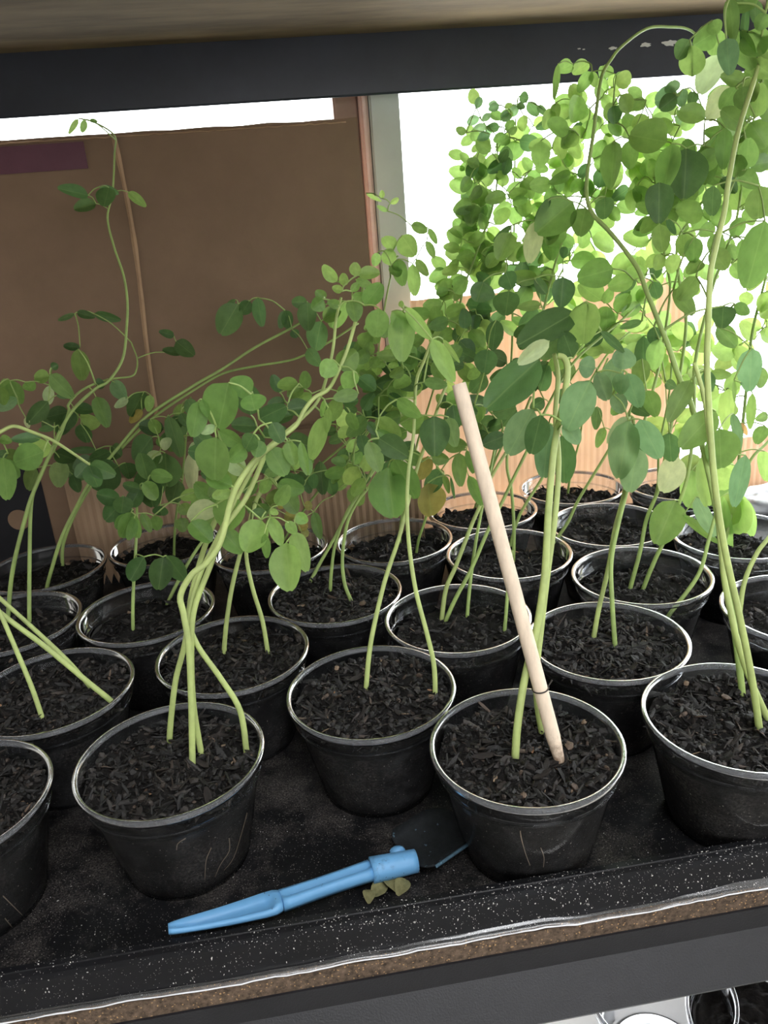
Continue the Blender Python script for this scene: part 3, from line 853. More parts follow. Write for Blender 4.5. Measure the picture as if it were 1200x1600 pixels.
stem('W', '887,772 893,735 905,690 915,640 950,560', .04, 1.7, 1.0, tone='back')
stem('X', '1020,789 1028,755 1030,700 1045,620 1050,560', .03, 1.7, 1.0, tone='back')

# leaflets: plant, depth y, then "x0,y0,x1,y1,w[,class]" from stalk end to tip, width in photo pixels
LCOL = {'n': (.135, .250, .060), 'b': (.215, .365, .095), 'd': (.064, .138, .042), 'p': (.33, .43, .22), 'y': (.25, .25, .065), 'g': (.14, .262, .115), 't': (.40, .27, .11)}  # 'd' covers older darker leaflets and shade painted into the leaf colour
LEAVES = {k: [] for k in POT}
def LV(k, y, txt, default='n'):
    for tok in txt.split():
        f = tok.split(',')
        c = f[5] if len(f) > 5 else default
        LEAVES[k].append((float(f[0]), float(f[1]), float(f[2]), float(f[3]), float(f[4]), c, y))
frg = random.Random(21)
def FILL(k, y, txt, default='n'):
    """pinnate leaf: 'x0,y0,x1,y1,n,size[,class]' rachis line with alternate leaflets that hang a little"""
    for tok in txt.split():
        f = tok.split(','); x0, y0, x1, y1 = map(float, f[:4]); n = int(f[4]); s = float(f[5]); c = f[6] if len(f) > 6 else default
        dx, dy = x1 - x0, y1 - y0; l = math.hypot(dx, dy); dx /= l; dy /= l
        for i in range(n):
            t = .25 + .75 * i / max(1, n - 1)
            side = 1 if i % 2 else -1
            bx, by = x0 + (x1 - x0) * t + frg.uniform(-4, 4), y0 + (y1 - y0) * t + frg.uniform(-4, 4)
            a = math.atan2(dy, dx) + side * frg.uniform(.7, 1.4) if i < n - 1 else math.atan2(dy, dx) + frg.uniform(-.4, .4)
            vx, vy = math.cos(a), math.sin(a) + frg.uniform(.1, .8)
            q = math.hypot(vx, vy); L = s * frg.uniform(.75, 1.25)
            LEAVES[k].append((bx, by, bx + vx / q * L, by + vy / q * L, L * frg.uniform(.58, .78), c if frg.random() > .18 else frg.choice('nbd'), y + frg.uniform(-.02, .02)))

LV('M', .46, '843,561,764,635,56,d 833,639,796,707,45,g 845,648,831,706,36,d 922,595,887,668,50,g 881,661,903,692,25,g')
LV('M', .445, '858,533,811,567,24,p')
LV('M', .50, '858,661,850,742,38,g 878,681,882,751,35,d 898,488,813,538,45,d 917,471,911,534,46,n 939,517,973,549,13,d 895,560,880,520,30,d')
LV('O', .54, '930,575,906,570,32,g 933,581,948,623,26,g 970,583,970,615,24,g 980,583,998,635,32,g 972,578,975,545,34,g 982,657,968,743,44,g 1000,655,1029,713,36,g')
LV('O', .56, '984,653,953,692,30,p 996,700,985,766,40,g 988,633,1014,648,22,d 958,616,972,644,24,g 985,661,1007,705,20,d 950,600,965,560,30,g 1003,560,1000,600,26,n 1010,610,1025,650,26,n')
LV('R', .72, '933,635,931,670,16,d 944,668,933,698,14,n')
LV('N', .47, '1079,594,1046,657,28 1118,642,1066,698,42 1124,670,1126,728,48 1105,579,1105,615,20,d 1165,711,1148,788,26,g 1145,646,1157,698,14,g 1109,583,1141,586,16')
LV('Q', .60, '1046,676,1048,720,30,d 1059,713,1035,766,38,p 1040,596,1055,605,15,d 1005,525,1005,580,26,d 1022,510,1022,537,20,d 1030,530,1022,575,26,b 1055,782,1027,847,48,n 1087,776,1115,836,22,g 1067,805,1120,847,14,n')
LV('N', .52, '1174,544,1172,609,34,g 1185,572,1187,605,20 1176,614,1172,668,14 1147,594,1148,627,6 1130,478,1128,512,34,d 1120,510,1148,540,26 1148,475,1170,490,18 1096,713,1105,787,30,b')
LV('U', .66, '1139,607,1135,670,22,b 1131,729,1128,765,36,b 1081,735,1079,791,34,b 1139,767,1160,830,50,b 1130,775,1142,863,14,b 1139,771,1146,827,26,b 1157,776,1174,836,24,b 1195,705,1196,750,28,b 1195,665,1183,693,20 1200,648,1182,655,14 1157,661,1167,679,9,t 1167,455,1166,476,20,b')
FILL('U', .70, '1163,640,1120,600,6,34,b 1175,522,1140,560,6,34,b 1175,540,1200,500,5,30,b 1148,770,1100,720,5,40,b 1197,430,1160,400,6,34,b 1197,430,1210,480,5,34,b')
# tip of the long stem in front
LV('A', .52, '527,440,505,416,18,b 537,447,537,427,14,b 555,432,555,411,17,b 560,430,592,425,19,b 556,437,580,446,13,b 535,455,520,449,12,b 548,455,560,443,12,b 550,462,575,466,15,b 570,477,595,445,28,n 508,468,494,455,16 505,467,488,482,22 530,478,513,472,14 550,470,556,500,24 592,482,588,525,35,b')
LV('A', .51, '528,575,556,550,34,n 520,562,505,588,28,b 552,580,540,607,26,b 560,590,585,610,24,d 560,615,523,622,20,n 507,625,502,650,8,b 508,651,487,715,26,b 513,637,511,675,12,b 507,624,505,651,8')
LV('A', .47, '357,598,343,666,52,n 394,613,360,596,32,n 392,616,398,640,38,n 310,627,301,680,30,n 315,624,324,650,14 338,683,333,748,50,n 322,742,360,758,28 340,673,375,694,24,n 338,666,315,676,14,p 382,697,359,720,26,n 355,712,380,740,28,p 361,767,333,776,18,b 405,655,445,635,30,d 405,687,400,713,24 396,678,385,700,26,d 422,699,445,741,34,n 425,660,440,690,24,d 450,690,460,725,22,n 470,690,480,740,14,n')
LV('B', .49, '338,788,297,808,32,p 364,776,357,825,46,n 408,812,385,860,41,b 298,815,328,846,30,n 345,828,378,862,30,n 415,800,395,800,12,d 422,808,439,850,20,b 422,797,434,803,10,b 447,815,462,833,16,b 463,803,480,815,18,b 447,848,453,920,46,b 461,831,478,890,28,b 413,834,417,870,14,n 433,790,450,760,22,n')
LV('K', .72, '432,787,447,787,15,y 454,794,467,794,13,y 475,790,488,790,14,y 445,803,460,808,18,y 465,820,480,822,18,y 470,830,482,835,14,y 490,800,500,840,16,n 520,775,510,740,20,d 500,720,505,770,22,d 545,700,530,730,20,d')
FILL('K', .70, '500,730,470,760,5,26,d 561,696,530,740,5,26,n 580,650,560,700,5,26,d')
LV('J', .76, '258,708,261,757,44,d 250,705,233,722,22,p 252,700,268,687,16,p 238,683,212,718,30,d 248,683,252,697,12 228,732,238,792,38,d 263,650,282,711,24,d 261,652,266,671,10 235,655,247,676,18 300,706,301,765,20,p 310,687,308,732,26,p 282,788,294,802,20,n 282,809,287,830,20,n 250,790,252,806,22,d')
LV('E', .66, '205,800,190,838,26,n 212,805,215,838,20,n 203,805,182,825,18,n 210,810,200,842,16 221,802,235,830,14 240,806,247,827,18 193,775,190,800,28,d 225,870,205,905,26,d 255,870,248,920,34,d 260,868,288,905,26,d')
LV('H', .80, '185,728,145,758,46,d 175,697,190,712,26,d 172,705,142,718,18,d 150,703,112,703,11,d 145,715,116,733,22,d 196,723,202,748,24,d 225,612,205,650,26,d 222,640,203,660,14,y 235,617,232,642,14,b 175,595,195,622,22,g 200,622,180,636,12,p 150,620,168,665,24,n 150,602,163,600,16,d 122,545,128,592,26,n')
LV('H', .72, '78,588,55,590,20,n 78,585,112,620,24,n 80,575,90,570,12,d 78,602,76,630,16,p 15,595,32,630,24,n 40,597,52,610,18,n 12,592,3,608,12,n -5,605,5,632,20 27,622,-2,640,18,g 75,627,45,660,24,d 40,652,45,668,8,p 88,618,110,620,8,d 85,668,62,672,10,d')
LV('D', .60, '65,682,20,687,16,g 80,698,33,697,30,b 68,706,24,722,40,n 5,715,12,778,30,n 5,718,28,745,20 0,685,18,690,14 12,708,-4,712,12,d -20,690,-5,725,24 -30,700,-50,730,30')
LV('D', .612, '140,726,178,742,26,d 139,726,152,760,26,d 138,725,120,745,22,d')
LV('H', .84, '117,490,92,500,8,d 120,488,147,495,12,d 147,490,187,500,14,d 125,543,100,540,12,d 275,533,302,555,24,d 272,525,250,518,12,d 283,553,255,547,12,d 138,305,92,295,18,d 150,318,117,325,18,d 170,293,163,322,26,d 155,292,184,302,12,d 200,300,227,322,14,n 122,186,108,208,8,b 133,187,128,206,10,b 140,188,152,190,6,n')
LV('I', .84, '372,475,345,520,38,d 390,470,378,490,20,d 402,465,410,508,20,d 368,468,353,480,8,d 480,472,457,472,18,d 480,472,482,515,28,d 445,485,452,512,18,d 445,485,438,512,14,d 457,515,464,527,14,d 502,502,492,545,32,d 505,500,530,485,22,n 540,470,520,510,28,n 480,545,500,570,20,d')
LV('C', .52, '630,487,628,562,39,b 612,487,640,515,26,b 635,480,672,527,20,b 675,530,707,594,26,b 692,530,717,565,8,b 662,597,697,601,18,n 628,480,626,470,8,b')
LV('C', .54, '678,650,680,710,44,d 701,652,711,696,24,n 606,730,615,805,57,n 617,717,648,776,33,n 592,685,635,712,34,d 575,690,592,735,26,n 592,652,624,682,24,b 587,673,615,685,12,n 625,662,660,650,26,n 620,624,655,650,22,n')
LV('F', .60, '572,652,543,680,22,n 592,655,625,680,26,n 605,607,628,622,18,n 592,620,607,642,22,n 617,592,655,605,26,d 600,555,608,540,8,b 602,560,616,552,8,b 600,565,590,550,8,b 603,570,590,572,9,b 606,572,622,570,9,b')
FILL('F', .64, '592,560,560,540,6,26,n 605,600,570,560,6,26,n 620,650,590,600,6,28,n 640,600,660,560,6,28,d 612,600,640,540,6,26,n 600,487,570,530,5,26,n 655,570,690,560,5,26,d 580,755,545,720,5,26,n 580,660,560,640,5,26,d 640,640,615,580,6,30,n 560,620,590,640,5,26,d')
LV('F', .74, '642,352,667,360,16,n 670,357,682,380,10,n 667,377,678,402,12,n 628,368,648,398,30,n 600,392,615,412,22,b 622,405,630,445,22,n 645,412,648,460,20,b 650,405,668,430,14,n 612,415,622,432,18,n 590,395,585,415,14,b 572,302,595,314,6,b 597,310,597,298,8,b 610,318,622,310,8,b 606,330,590,322,7,b 615,390,600,370,20,b')
LV('P', .60, '718,708,720,758,22,n 732,743,752,787,18,n 690,734,667,768,26,d 668,755,675,805,42,y 668,713,657,748,24,y 694,743,701,769,10,n 704,745,710,778,5,d 762,545,757,581,34,d 741,633,748,659,16 735,640,728,655,18 684,629,704,629,20,d 729,703,739,738,12,n 775,500,770,545,26,d')
FILL('P', .66, '830,620,790,570,6,30,d 800,690,760,640,5,30,d 858,630,830,590,5,32,d 900,562,860,530,5,34,n 775,690,740,650,5,28,n 768,600,740,560,5,30,d')
# dense back-lit canopy on the right
LV('N', .64, '1113,32,1121,52,22,n 1118,50,1085,70,34,n 1120,45,1115,85,28,n 1078,62,1060,92,26,d 1082,120,1080,74,36,b 1128,85,1096,145,36,p')
LV('N', .47, '1135,60,1140,115,30,g 1140,-5,1146,62,22,n 1148,5,1180,5,28,n 1167,5,1160,75,12,d 1180,0,1180,35,18,d 1196,20,1185,46,24,n 1150,50,1175,105,32,n 1168,50,1190,85,40,n 1175,95,1205,118,26,n 1195,-10,1170,-20,30,n 1190,60,1210,90,26,n')
LV('Q', .62, '1141,135,1108,186,34,p 1060,150,1025,158,34,g 1057,150,1032,170,24,d 1052,146,1050,126,22,g 1066,140,1067,166,18,g 1085,143,1078,166,16,d 1042,222,987,212,48,n 1072,232,1070,305,56,d 1050,225,1038,295,34,n 1100,228,1105,285,38,n 1133,200,1130,262,24,n 1180,205,1190,245,40,n 1198,185,1195,212,14,d 1140,155,1120,160,14,d')
LV('Q', .58, '1030,285,1030,345,40,d 1042,342,1055,365,10,d 1185,290,1185,340,40,n 1195,345,1168,445,52,n 1115,290,1112,335,26,d 1030,350,1035,392,26,n 1085,370,1083,410,26,n 1068,365,1070,400,26,n 1125,365,1118,405,26,n 1052,452,1082,490,24,n')
LV('R', .68, '958,420,905,435,42,n 990,437,952,448,26,b 1020,440,1028,465,20,d 1003,502,970,512,12,d 945,308,945,341,27,d 960,220,955,290,30,n 985,218,985,262,26,n 963,118,981,134,24,b 970,148,983,175,22,b 1010,157,988,170,18,n 958,165,962,192,22,d')
LV('R', .66, '860,310,837,342,12,d 895,315,842,360,52,n 838,345,828,408,28,p 800,352,772,376,10,d 798,364,780,405,32,n 915,325,905,368,34,n 880,433,876,478,33,d 835,435,852,458,16,d 795,455,790,492,38,d 790,425,800,450,28,d 755,440,745,470,36,d 845,475,810,480,15,n 882,385,880,403,12,d 865,520,850,560,30,n')
LV('R', .74, '905,150,893,190,27,b 870,160,865,190,16,n 863,170,850,200,20,b 872,100,866,153,10,n 895,100,872,110,20,n 920,98,895,115,20,n 925,112,905,143,19,n 925,112,930,135,14,n 872,210,878,247,20,b 890,215,905,246,18,b 873,205,900,215,18,n 892,270,860,285,16,n 845,220,843,260,28,b')
LV('V', .80, '825,160,840,180,16,d 812,150,825,155,16,d 840,165,855,180,10,d 808,163,820,168,10,d 808,165,795,178,16,d 865,190,838,200,14,d 818,180,818,204,16,n 795,170,788,190,18,n 805,220,800,250,30,n 795,245,787,272,16,d 775,255,760,265,8,d 820,280,830,308,22,n')
FILL('L', .80, '777,230,738,165,7,20,g 777,250,725,205,7,20,n 777,265,722,250,8,22,n 775,300,728,275,8,26,n 768,325,735,320,7,28,n 757,362,740,330,7,28,n 740,408,725,360,6,22,b 720,440,720,350,11,24,b 715,460,700,420,7,26,n 722,440,760,400,6,28,n 745,380,770,350,5,26,b')
FILL('V', .79, '806,190,778,160,6,16,g 805,225,780,190,6,20,n 804,275,770,235,7,26,n 804,290,832,262,6,24,n 803,330,785,290,7,28,n 803,360,830,330,6,28,n 801,420,770,390,6,30,n 801,450,835,420,6,30,d 800,500,765,450,6,30,d 800,530,830,490,6,28,n 850,480,890,450,5,30,b 880,420,850,380,5,30,b 880,420,900,380,6,30,b')
FILL('R', .75, '916,290,880,255,7,28,b 904,322,860,290,6,30,n 885,361,850,345,5,30,n 918,255,955,240,6,28,n 927,210,960,180,7,26,n 934,160,962,130,6,24,b 932,170,895,160,6,28,b 922,230,890,200,6,28,b 905,320,940,290,6,30,n 925,335,960,320,6,30,n 941,130,965,115,4,20,n 852,473,830,520,5,30,d 960,540,930,500,6,34,n 1010,500,990,460,6,32,b 985,640,960,590,4,30,n 1030,520,1000,540,5,30,n')
FILL('Q', .67, '1085,335,1050,300,6,34,n 1107,300,1080,250,6,34,n 1062,367,1020,330,6,32,n 1107,300,1135,270,6,34,n 1140,375,1100,330,6,34,n 1165,250,1130,215,6,34,n 1182,165,1150,150,6,32,n 1152,337,1190,310,6,36,n 1165,250,1200,225,6,36,n 1057,400,1030,400,4,30,b 1182,165,1205,150,5,34,n 1175,200,1140,180,5,32,b 1125,417,1160,400,5,32,n')
FILL('O', .72, '1037,362,1010,320,7,32,n 1040,300,1005,270,7,32,b 1040,300,1070,250,7,32,b 1039,330,1070,300,6,30,b 1040,300,1020,230,7,30,b 1030,260,1060,200,6,28,b 1022,235,990,200,6,26,b 1047,455,1010,430,5,30,b 1035,220,1060,170,6,28,b 1030,220,1000,150,6,24,b')
FILL('P', .74, '1117,325,1140,290,5,32,b 1090,367,1060,330,5,32,n 975,497,940,470,5,34,n 1015,455,980,420,5,32,n 900,562,930,520,5,34,n')
FILL('X', .86, '1050,560,1020,510,7,34,b 1045,620,1080,570,7,34,b 1040,600,1010,570,5,34,b 1050,560,1090,520,7,34,b 1030,700,1060,660,5,36,b')
FILL('W', .84, '950,560,920,510,6,34,n 950,560,980,510,6,34,b 915,640,890,600,4,34,d')
FILL('L', .72, '700,520,670,500,6,26,n 700,540,740,510,7,28,d 680,600,650,570,5,26,d 705,580,735,560,6,28,n 690,640,720,610,5,28,n 712,530,690,470,6,26,n 720,470,755,500,6,28,d 722,460,700,450,4,22,n')

FILL('Q', .64, '1165,250,1120,240,3,42,b 1182,165,1190,110,4,40,n 1140,375,1175,370,3,40,n 1165,230,1100,190,3,38,b')
FILL('N', .58, '1180,120,1150,135,4,40,n 1155,200,1185,180,4,44,n 1139,280,1170,260,4,44,n 1120,380,1090,430,3,36,n')
FILL('O', .74, '1040,300,980,290,4,36,b 1037,362,990,395,4,34,b 1047,455,1085,430,4,32,n')
FILL('R', .77, '916,290,860,230,5,34,b 885,361,840,380,5,34,n 927,210,890,170,4,30,b 867,413,830,440,5,34,n 900,330,930,390,4,36,b')
FILL('V', .82, '805,240,830,200,6,26,b 801,430,745,410,6,32,n 804,320,850,300,6,34,b 803,376,850,370,6,34,b')
FILL('L', .82, '770,322,735,300,4,30,b 740,408,775,380,6,32,n 722,460,690,490,5,30,n 712,530,750,520,6,32,n')
FILL('A', .55, '420,699,395,650,4,40,d 444,680,470,710,4,34,n 463,664,440,610,4,34,d 492,621,470,600,4,30,n 383,780,340,745,4,38,n 407,728,440,770,4,34,n 364,773,330,800,3,36,n 520,600,545,640,4,30,n')
FILL('E', .68, '212,770,235,740,4,34,d 214,800,185,780,4,30,d 352,780,310,770,4,34,n 360,740,330,700,4,36,d')
FILL('J', .79, '290,690,260,670,4,32,d 285,750,250,750,4,34,d 298,620,280,650,4,28,d')
FILL('K', .74, '476,747,440,720,5,32,d 540,693,520,660,5,30,d 525,736,550,760,4,28,n 580,650,610,690,5,30,d 425,800,400,770,4,32,n')
FILL('C', .58, '638,740,610,690,4,34,d 646,680,620,640,5,32,n 650,600,620,560,5,32,n 652,730,690,690,4,34,n 662,565,700,560,4,32,n 688,625,720,640,4,30,d')
FILL('H', .82, '117,637,90,650,4,28,d 107,632,130,660,4,28,d 82,700,110,740,4,32,d 67,735,30,720,3,34,n')
# leaf blade shapes: unit length along x, unit width along y
LEAF_MESHES = []
def make_leaf(seed):
    rg = random.Random(seed)
    rows, cols = 10, 7
    fold = rg.uniform(.10, .34); bend = rg.uniform(-.22, .10); skew = rg.uniform(-.06, .06); cup = rg.uniform(-.12, .12)
    p = rg.uniform(.74, .92)
    V, F = [], []
    for i in range(rows + 1):
        t = i / rows
        w = max(.0, math.sin(math.pi * (t ** p))) ** .62
        if i == 0: w = .03
        if i == rows: w = .16
        tt = t - (.035 if i == rows else 0)
        for j in range(cols):
            u = (j / (cols - 1) - .5) * 2
            y = u * .5 * w
            tipn = -.02 * (1 - abs(u)) if i == rows else 0
            z = fold * abs(y) - cup * y * y * 3 + bend * t * t * .6 + .03 * noise.noise(Vector((t * 3, u * 2, seed * 5.0)))
            V.append(Vector((tt + tipn, y + skew * math.sin(t * math.pi), z)))
    for i in range(rows):
        for j in range(cols - 1):
            a = i * cols + j
            F.append((a, a + 1, a + cols + 1, a + cols))
    me = mesh_of('leaflet', V, F, True); me.materials.append(MT['leaf'])
    return me
LEAF_MESHES = [make_leaf(i) for i in range(9)]

lrg = random.Random(99)
n_leaf = 0
for k in POT:
    items = LEAVES[k]
    if not items: continue
    root = ROOT[k]; o = root.location
    nodes = []                                            # (position, tree id)
    for path in STEMS[k]:
        for p in path[8:]: nodes.append((p, -1))
    if not nodes: continue
    rest = []
    for it in items:
        p0 = at_y(it[0], it[1], it[6] + lrg.uniform(-.012, .012))
        rest.append((p0, it))
    trees = []                                            # each: list of edges and leaves
    best = []
    for p0, it in rest:
        j = min(range(len(nodes)), key=lambda q: (nodes[q][0] - p0).length_squared)
        best.append([(nodes[j][0] - p0).length, nodes[j]])
    todo = set(range(len(rest)))
    while todo:
        i = min(todo, key=lambda q: best[q][0])
        todo.discard(i)
        p0, it = rest[i]; d, (q, tid) = best[i]
        if tid == -1:
            trees.append({'edges': [], 'leaves': []}); tid = len(trees) - 1
        trees[tid]['edges'].append((q, p0, it)); trees[tid]['leaves'].append((p0, it))
        nd = (p0, tid)
        for t in todo:
            dd = (rest[t][0] - p0).length * 1.05
            if dd < best[t][0]: best[t] = [dd, nd]
    for tr in trees:
        V, F = [], []
        for q, p0, it in tr['edges']:
            L = (p0 - q).length
            mid = (q + p0) / 2 + Vector((lrg.uniform(-.08, .08) * L, lrg.uniform(-.05, .05) * L, .10 * L))
            pth = catmull([q - o, mid - o, p0 - o], 4)
            r0 = .0009 if L > .03 else .0007
            if it[4] < 20: r0 *= .75
            tube_geo(pth, [r0 + (.0005 - r0) * i / (len(pth) - 1) for i in range(len(pth))], 6, V, F)
        so = new_obj('leaf_stalk', mesh_of('leaf_stalk', V, F, True), MT['stem'], root)
        so.color = STEM_COL['mid']
        for p0, (x0, y0, x1, y1, w, c, yy) in tr['leaves']:
            Lp = math.hypot(x1 - x0, y1 - y0)
            s = px_size(p0)
            p1 = at_y(x1, y1, p0.y + lrg.uniform(-.5, .4) * Lp * s)
            ax = p1 - p0; L = ax.length; ax.normalize()
            v = (CAM - p0).normalized()
            nrm = v - ax * v.dot(ax)
            nrm.normalize()
            rot = lrg.uniform(-.58, .58) if w > 14 else lrg.uniform(-.2, .2)
            nrm = Matrix.Rotation(rot, 3, ax) @ nrm
            if nrm.z < -.25: nrm = -nrm
            yx = nrm.cross(ax)
            W = w * s * 1.09 / max(.75, math.cos(rot)); L *= 1.10
            M = Matrix(((ax.x * L, yx.x * W, nrm.x * W, p0.x - o.x), (ax.y * L, yx.y * W, nrm.y * W, p0.y - o.y), (ax.z * L, yx.z * W, nrm.z * W, p0.z - o.z), (0, 0, 0, 1)))
            lo = bpy.data.objects.new('leaflet', LEAF_MESHES[lrg.randrange(9)])
            col.objects.link(lo); lo.parent = so; lo.matrix_basis = M
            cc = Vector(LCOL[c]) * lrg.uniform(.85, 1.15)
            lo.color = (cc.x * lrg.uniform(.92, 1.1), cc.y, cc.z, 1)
            n_leaf += 1
print('leaflets', n_leaf)

# ------------------------------------------------------------------ stake
tpt = at_y(717, 600, .455)
b = at_z(874, 1187, .0690); b = b - (tpt - b).normalized() * .016
stake = tag(empty('wooden_stake', b), 'pale round wooden dowel stuck slanting into the soil of the front cup', 'stake')
V, F = [], []
ax = (tpt - b)
path = [ax * (i / 40) for i in range(41)]
rad = []
for i in range(41):
    t = i / 40
    r = .0044
    if i < 5: r = .0044 * (.45 + .55 * i / 5)
    if i == 40: r = .0041
    rad.append(r)
V, F = tube_geo(path, rad, 18)
new_obj('dowel', mesh_of('dowel', V, F, True), MT['dowel'], stake)
for p in stake.children[0].data.polygons:
    if len(p.vertices) > 4: p.use_smooth = False
tw = at_y(841, 1066, .41) 
tt = max(0, min(1, (tw - b).dot(ax) / ax.length_squared))
V, F = [], []
u = Vector((1, 0, 0)); axn = ax.normalized(); u = (u - axn * u.dot(axn)).normalized(); w_ = axn.cross(u)
loop = [ax * tt + (u * math.cos(a) + w_ * math.sin(a)) * .0049 + axn * .0012 * math.sin(a) for a in [2 * math.pi * i / 28 for i in range(29)]]
loop += [loop[-1] + u * .002 + axn * .0015, loop[-1] + u * .0035 + axn * .003]
V, F = tube_geo(loop, .00045, 6)
tie = new_obj('wire_tie', mesh_of('wire_tie', V, F, True), MT['tie'], stake); tie['label'] = 'thin dark wire twist'

# ------------------------------------------------------------------ blue trowel
trow = tag(empty('hand_trowel', at_z(440, 1425, .0)), 'small light blue plastic hand trowel lying in the tray with a soil-caked blade', 'trowel')
to = Vector(trow.location)
def tr_pt(px, py, z): return at_z(px, py, z) - to
h0, h1 = tr_pt(263, 1452, .0195), tr_pt(440, 1408, .0150)
h2, h3 = tr_pt(580, 1360, .0105), tr_pt(650, 1345, .0085)
def sweep(centers, section, name, m):
    """section(i,t) -> list of (side, up) offsets"""
    V, F = [], []
    n = len(centers)
    for i, c in enumerate(centers):
        t = (centers[min(i + 1, n - 1)] - centers[max(i - 1, 0)]).normalized()
        s = t.cross(Vector((0, 0, 1))).normalized(); u = s.cross(t)
        sec = section(i / (n - 1))
        for a, b_ in sec: V.append(c + s * a + u * b_)
    k = len(sec)
    for i in range(n - 1):
        for j in range(k):
            j2 = (j + 1) % k
            F.append((i * k + j, i * k + j2, (i + 1) * k + j2, (i + 1) * k + j))
    F.append(tuple(reversed(range(k)))); F.append(tuple((n - 1) * k + j for j in range(k)))
    me = mesh_of(name, V, F, True)
    bm = bmesh.new(); bm.from_mesh(me); bmesh.ops.recalc_face_normals(bm, faces=bm.faces); bm.to_mesh(me); bm.free()
    return new_obj(name, me, m, trow)
def scoop_sec(t):
    # open channel end of the handle: wide, concave on top, tapering to the tip
    w = .0026 + .0058 * min(1, t * 1.25) ** .8 - (.0022 * (t - .9) / .1 if t > .9 else 0)
    d = .0018 + .0012 * t
    dip = .0036 * min(1, t * 4) if t < .90 else 0
    return [(-w, 0), (-w * .8, d * 1.2), (-w * .45, d * 1.2 - dip * .9), (0, d * 1.2 - dip * 1.2), (w * .45, d * 1.2 - dip * .9), (w * .8, d * 1.2), (w, 0), (w * .8, -d), (0, -d * 1.4), (-w * .8, -d)]
sweep(catmull([h0, h0.lerp(h1, .5) + Vector((0, 0, -.001)), h1], 10), scoop_sec, 'handle_end', MT['trowel'])
def grip_sec(t):
    w = .0066 - .0008 * math.sin(t * math.pi); d = .0046
    g = .0024 if .03 < t < .97 else .0004
    return [(-w, 0), (-w * .85, d * .8), (-w * .4, d), (-w * .14, d - g), (w * .14, d - g), (w * .4, d), (w * .85, d * .8), (w, 0), (w * .8, -d * .8), (0, -d), (-w * .8, -d * .8)]
sweep([h1.lerp(h2, i / 14) for i in range(15)], grip_sec, 'handle_grip', MT['trowel'])
def ring_sec(r, fx=1):
    return lambda t: [(r * fx * math.cos(a) * (1 - .12 * t), r * math.sin(a) * (1 - .12 * t)) for a in [2 * math.pi * q / 18 for q in range(18)]]
sweep([h2.lerp(h3, i / 8) for i in range(9)], ring_sec(.0080), 'collar', MT['trowel'])
bm = bmesh.new(); bmesh.ops.create_icosphere(bm, subdivisions=2, radius=.0045)
for v in bm.verts: v.co = Vector((v.co.x * 1.2, v.co.y * .8, v.co.z * .7)) * (1 + .2 * noise.noise(v.co * 300)) + tr_pt(622, 1330, .012)
me = bpy.data.meshes.new('collar_tab'); bm.to_mesh(me); bm.free()
for p_ in me.polygons: p_.use_smooth = True
new_obj('collar_tab', me, MT['trowel'], trow)
# blade: shallow curved scoop from collar towards the upper right
b0, b1 = tr_pt(640, 1345, .006), tr_pt(725, 1288, .003)
d = (b1 - b0); L = d.length; d.normalize(); s = d.cross(Vector((0, 0, 1))).normalized(); u = s.cross(d)
V, F = [], []
for i in range(13):
    t = i / 12
    w = .021 * (1 if t < .55 else math.sqrt(max(0.0, 1 - ((t - .55) / .46) ** 2)))
    w = max(w, .003)
    if t < .08: w = .017
    for side in (0, 1):
        for j in range(9):
            q = (j / 8 - .5) * 2
            V.append(b0 + d * (L * 1.05 * t) + s * (q * w) + u * (q * q * .0075 * (w / .021) - side * .0011 + .001))
for i in range(12):
    for j in range(8):
        a = i * 18 + j
        F.append((a, a + 1, a + 19, a + 18)); F.append((a + 9, a + 27, a + 28, a + 10))
    a = i * 18
    F.append((a, a + 18, a + 27, a + 9)); F.append((a + 8, a + 17, a + 35, a + 26))
F += [(j, j + 9, j + 10, j + 1) for j in range(8)]; e = 12 * 18
F += [(e + j, e + j + 1, e + j + 10, e + j + 9) for j in range(8)]
me = mesh_of('blade', V, F, True)
bm = bmesh.new(); bm.from_mesh(me); bmesh.ops.recalc_face_normals(bm, faces=bm.faces); bm.to_mesh(me); bm.free()
bl = new_obj('blade', me, MT['blade'], trow); bl['label'] = 'blade caked in dark soil'

V, F = tube_geo([b0 + d * (L * 1.05 * t) - s * (.021 * (1 if t < .55 else math.sqrt(max(0, 1 - ((t - .55) / .46) ** 2)))) * -1 + u * .008 for t in [.05 + .8 * i / 12 for i in range(13)]], [.0011] * 13, 6)
be = new_obj('blade_edge', mesh_of('blade_edge', V, F, True), speckled('soiled_blue_edge', (.05, .10, .14), .6, (.12, .22, .30), .7, .3, 300, .2, 20, .4, dust=(.015, .015, .015)), trow)
# dry leaf curls beside the collar
for i, (px, py, ang, s) in enumerate([(592, 1388, .4, .0075), (610, 1380, 2.2, .0085), (628, 1382, .9, .0075), (575, 1396, 1.5, .006)]):
    V, F = [], []
    for a in range(9):
        t = a / 8; w = math.sin(math.pi * min(.97, max(.03, t))) ** .7 * .42
        for j in range(5):
            q = (j / 4 - .5) * 2
            V.append(Vector((t - .5, q * w, .34 * abs(q) * w + .25 * math.sin(t * 3) + .06 * noise.noise(Vector((t * 4, q * 3, i))))) * s * 1.6)
    for a in range(8):
        for j in range(4):
            F.append((a * 5 + j, a * 5 + j + 1, a * 5 + j + 6, a * 5 + j + 5))
    dl = new_obj('dry_leaf', mesh_of('dry_leaf', V, F, True), MT['dry'])
    p = at_z(px, py, .004); dl.location = (p.x, p.y, .0012); dl.rotation_euler = (.2, -.1, ang)
    tag(dl, ['dry curled leaf lowest under the trowel collar', 'widest dry olive leaf lying under the trowel collar', 'dry curled leaf nearest the trowel blade', 'small dry leaf tip left of the other dry leaves'][i], 'dry leaf', 'dry leaves by the trowel')
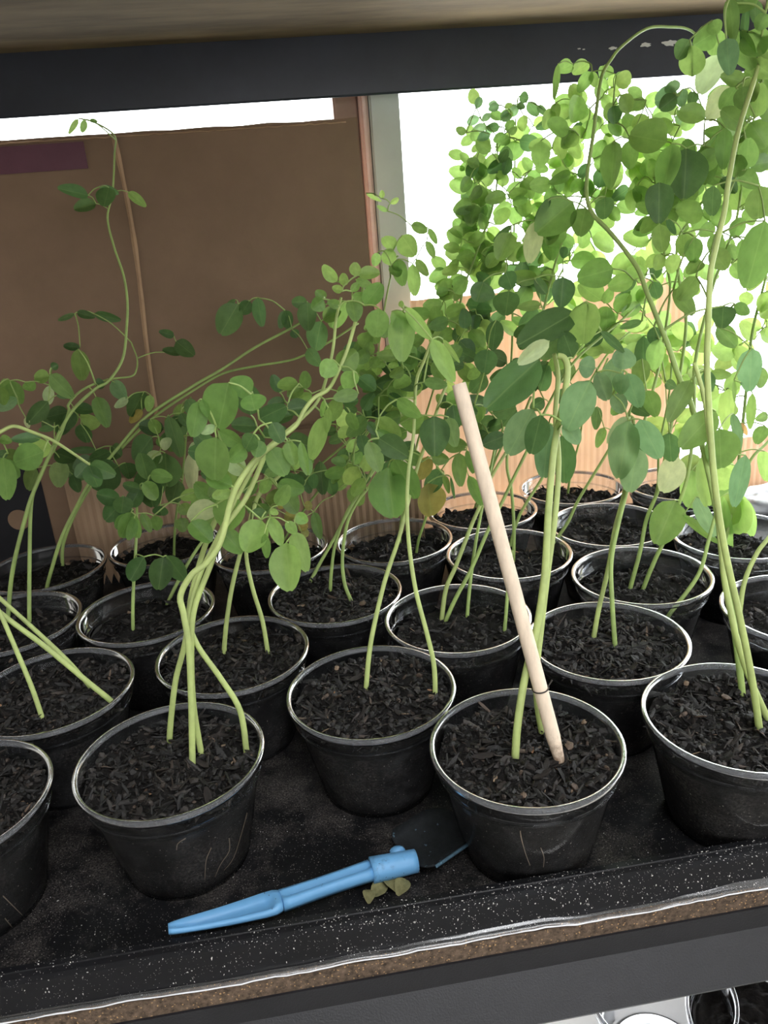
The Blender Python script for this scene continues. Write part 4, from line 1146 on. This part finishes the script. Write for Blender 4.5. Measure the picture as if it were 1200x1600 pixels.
# dry leaf on the soil of the right back cup
p = at_z(1163, 838, .062)
dl = new_obj('dry_leaf', mesh_of('dry_leaf_yellow', [Vector(((math.cos(a) * .011) * (1 + .2 * math.sin(3 * a)), math.sin(a) * .006, .0015 * math.sin(2 * a))) for a in [6.283 * i / 14 for i in range(14)]], [tuple(range(14))]), plain('yellowed_leaf', (.34, .32, .14), .7, .2, var=.25, scale=150), None)
dl.location = (p.x, p.y, .0675); dl.rotation_euler = (.15, .1, .2)
tag(dl, 'yellowed dry leaf lying on soil in the right back cup', 'dry leaf')

# white grit on the tray's front lip and floor (too small to pick apart)
rg = random.Random(5)
V, F = [], []
def lip_z(y):
    y -= TY0
    for (a, za), (b_, zb) in zip(prof, prof[1:]):
        if a <= y <= b_: return za + (zb - za) * (y - a) / (b_ - a)
    return 0.0
for i in range(5200):
    x = rg.uniform(-.33, .5); y = .3325 + abs(rg.gauss(0, .012)) if rg.random() < .75 else rg.uniform(.355, .45)
    if noise.noise(Vector((x * 14, y * 40, 0))) < rg.uniform(-.6, .25): continue
    z = lip_z(y) + .0001
    s = .00012 + .00026 * rg.random() ** 2.5
    b_ = len(V); a0 = rg.random() * 6
    el = rg.uniform(1, 2.4)
    for k in range(4):
        a = a0 + k * 1.5708; rr = s * (el if k % 2 else 1)
        V.append(Vector((x + rr * math.cos(a), y + rr * math.sin(a) * .8, z + .45 * (lip_z(y + rr * math.sin(a) * .8) - lip_z(y)))))
    V.append(Vector((x, y, z + s * .9)))
    F += [(b_, b_ + 1, b_ + 4), (b_ + 1, b_ + 2, b_ + 4), (b_ + 2, b_ + 3, b_ + 4), (b_ + 3, b_, b_ + 4)]
grit = new_obj('perlite_grit', mesh_of('perlite_grit', V, F), MT['perlite'])
tag(grit, 'scattered white perlite grit on the tray lip and floor', 'grit', kind='stuff')

# ------------------------------------------------------------------ cups on the shelf below
for i, (px, py, lab) in enumerate([(1197, 1592, 'clear cup on the lower white shelf at the bottom right corner'), (1032, 1546, 'clear cup on the lower shelf mostly hidden under the front beam')]):
    p = at_z(px, py, -.2215)
    r = tag(empty('clear_cup', (p.x, p.y, -.2994)), lab, 'cup', 'cups on the lower shelf')
    c = new_obj('plastic_cup', ME_CUP, MT['cup'], r)
    new_obj('rim', ME_RIM, MT['rim'], c); new_obj('stacking_ring', ME_LEDGE, MT['cup'], c)
    if i == 0:
        me, cr, h, lv = SOILS[3]
        new_obj('soil', me, None, r)
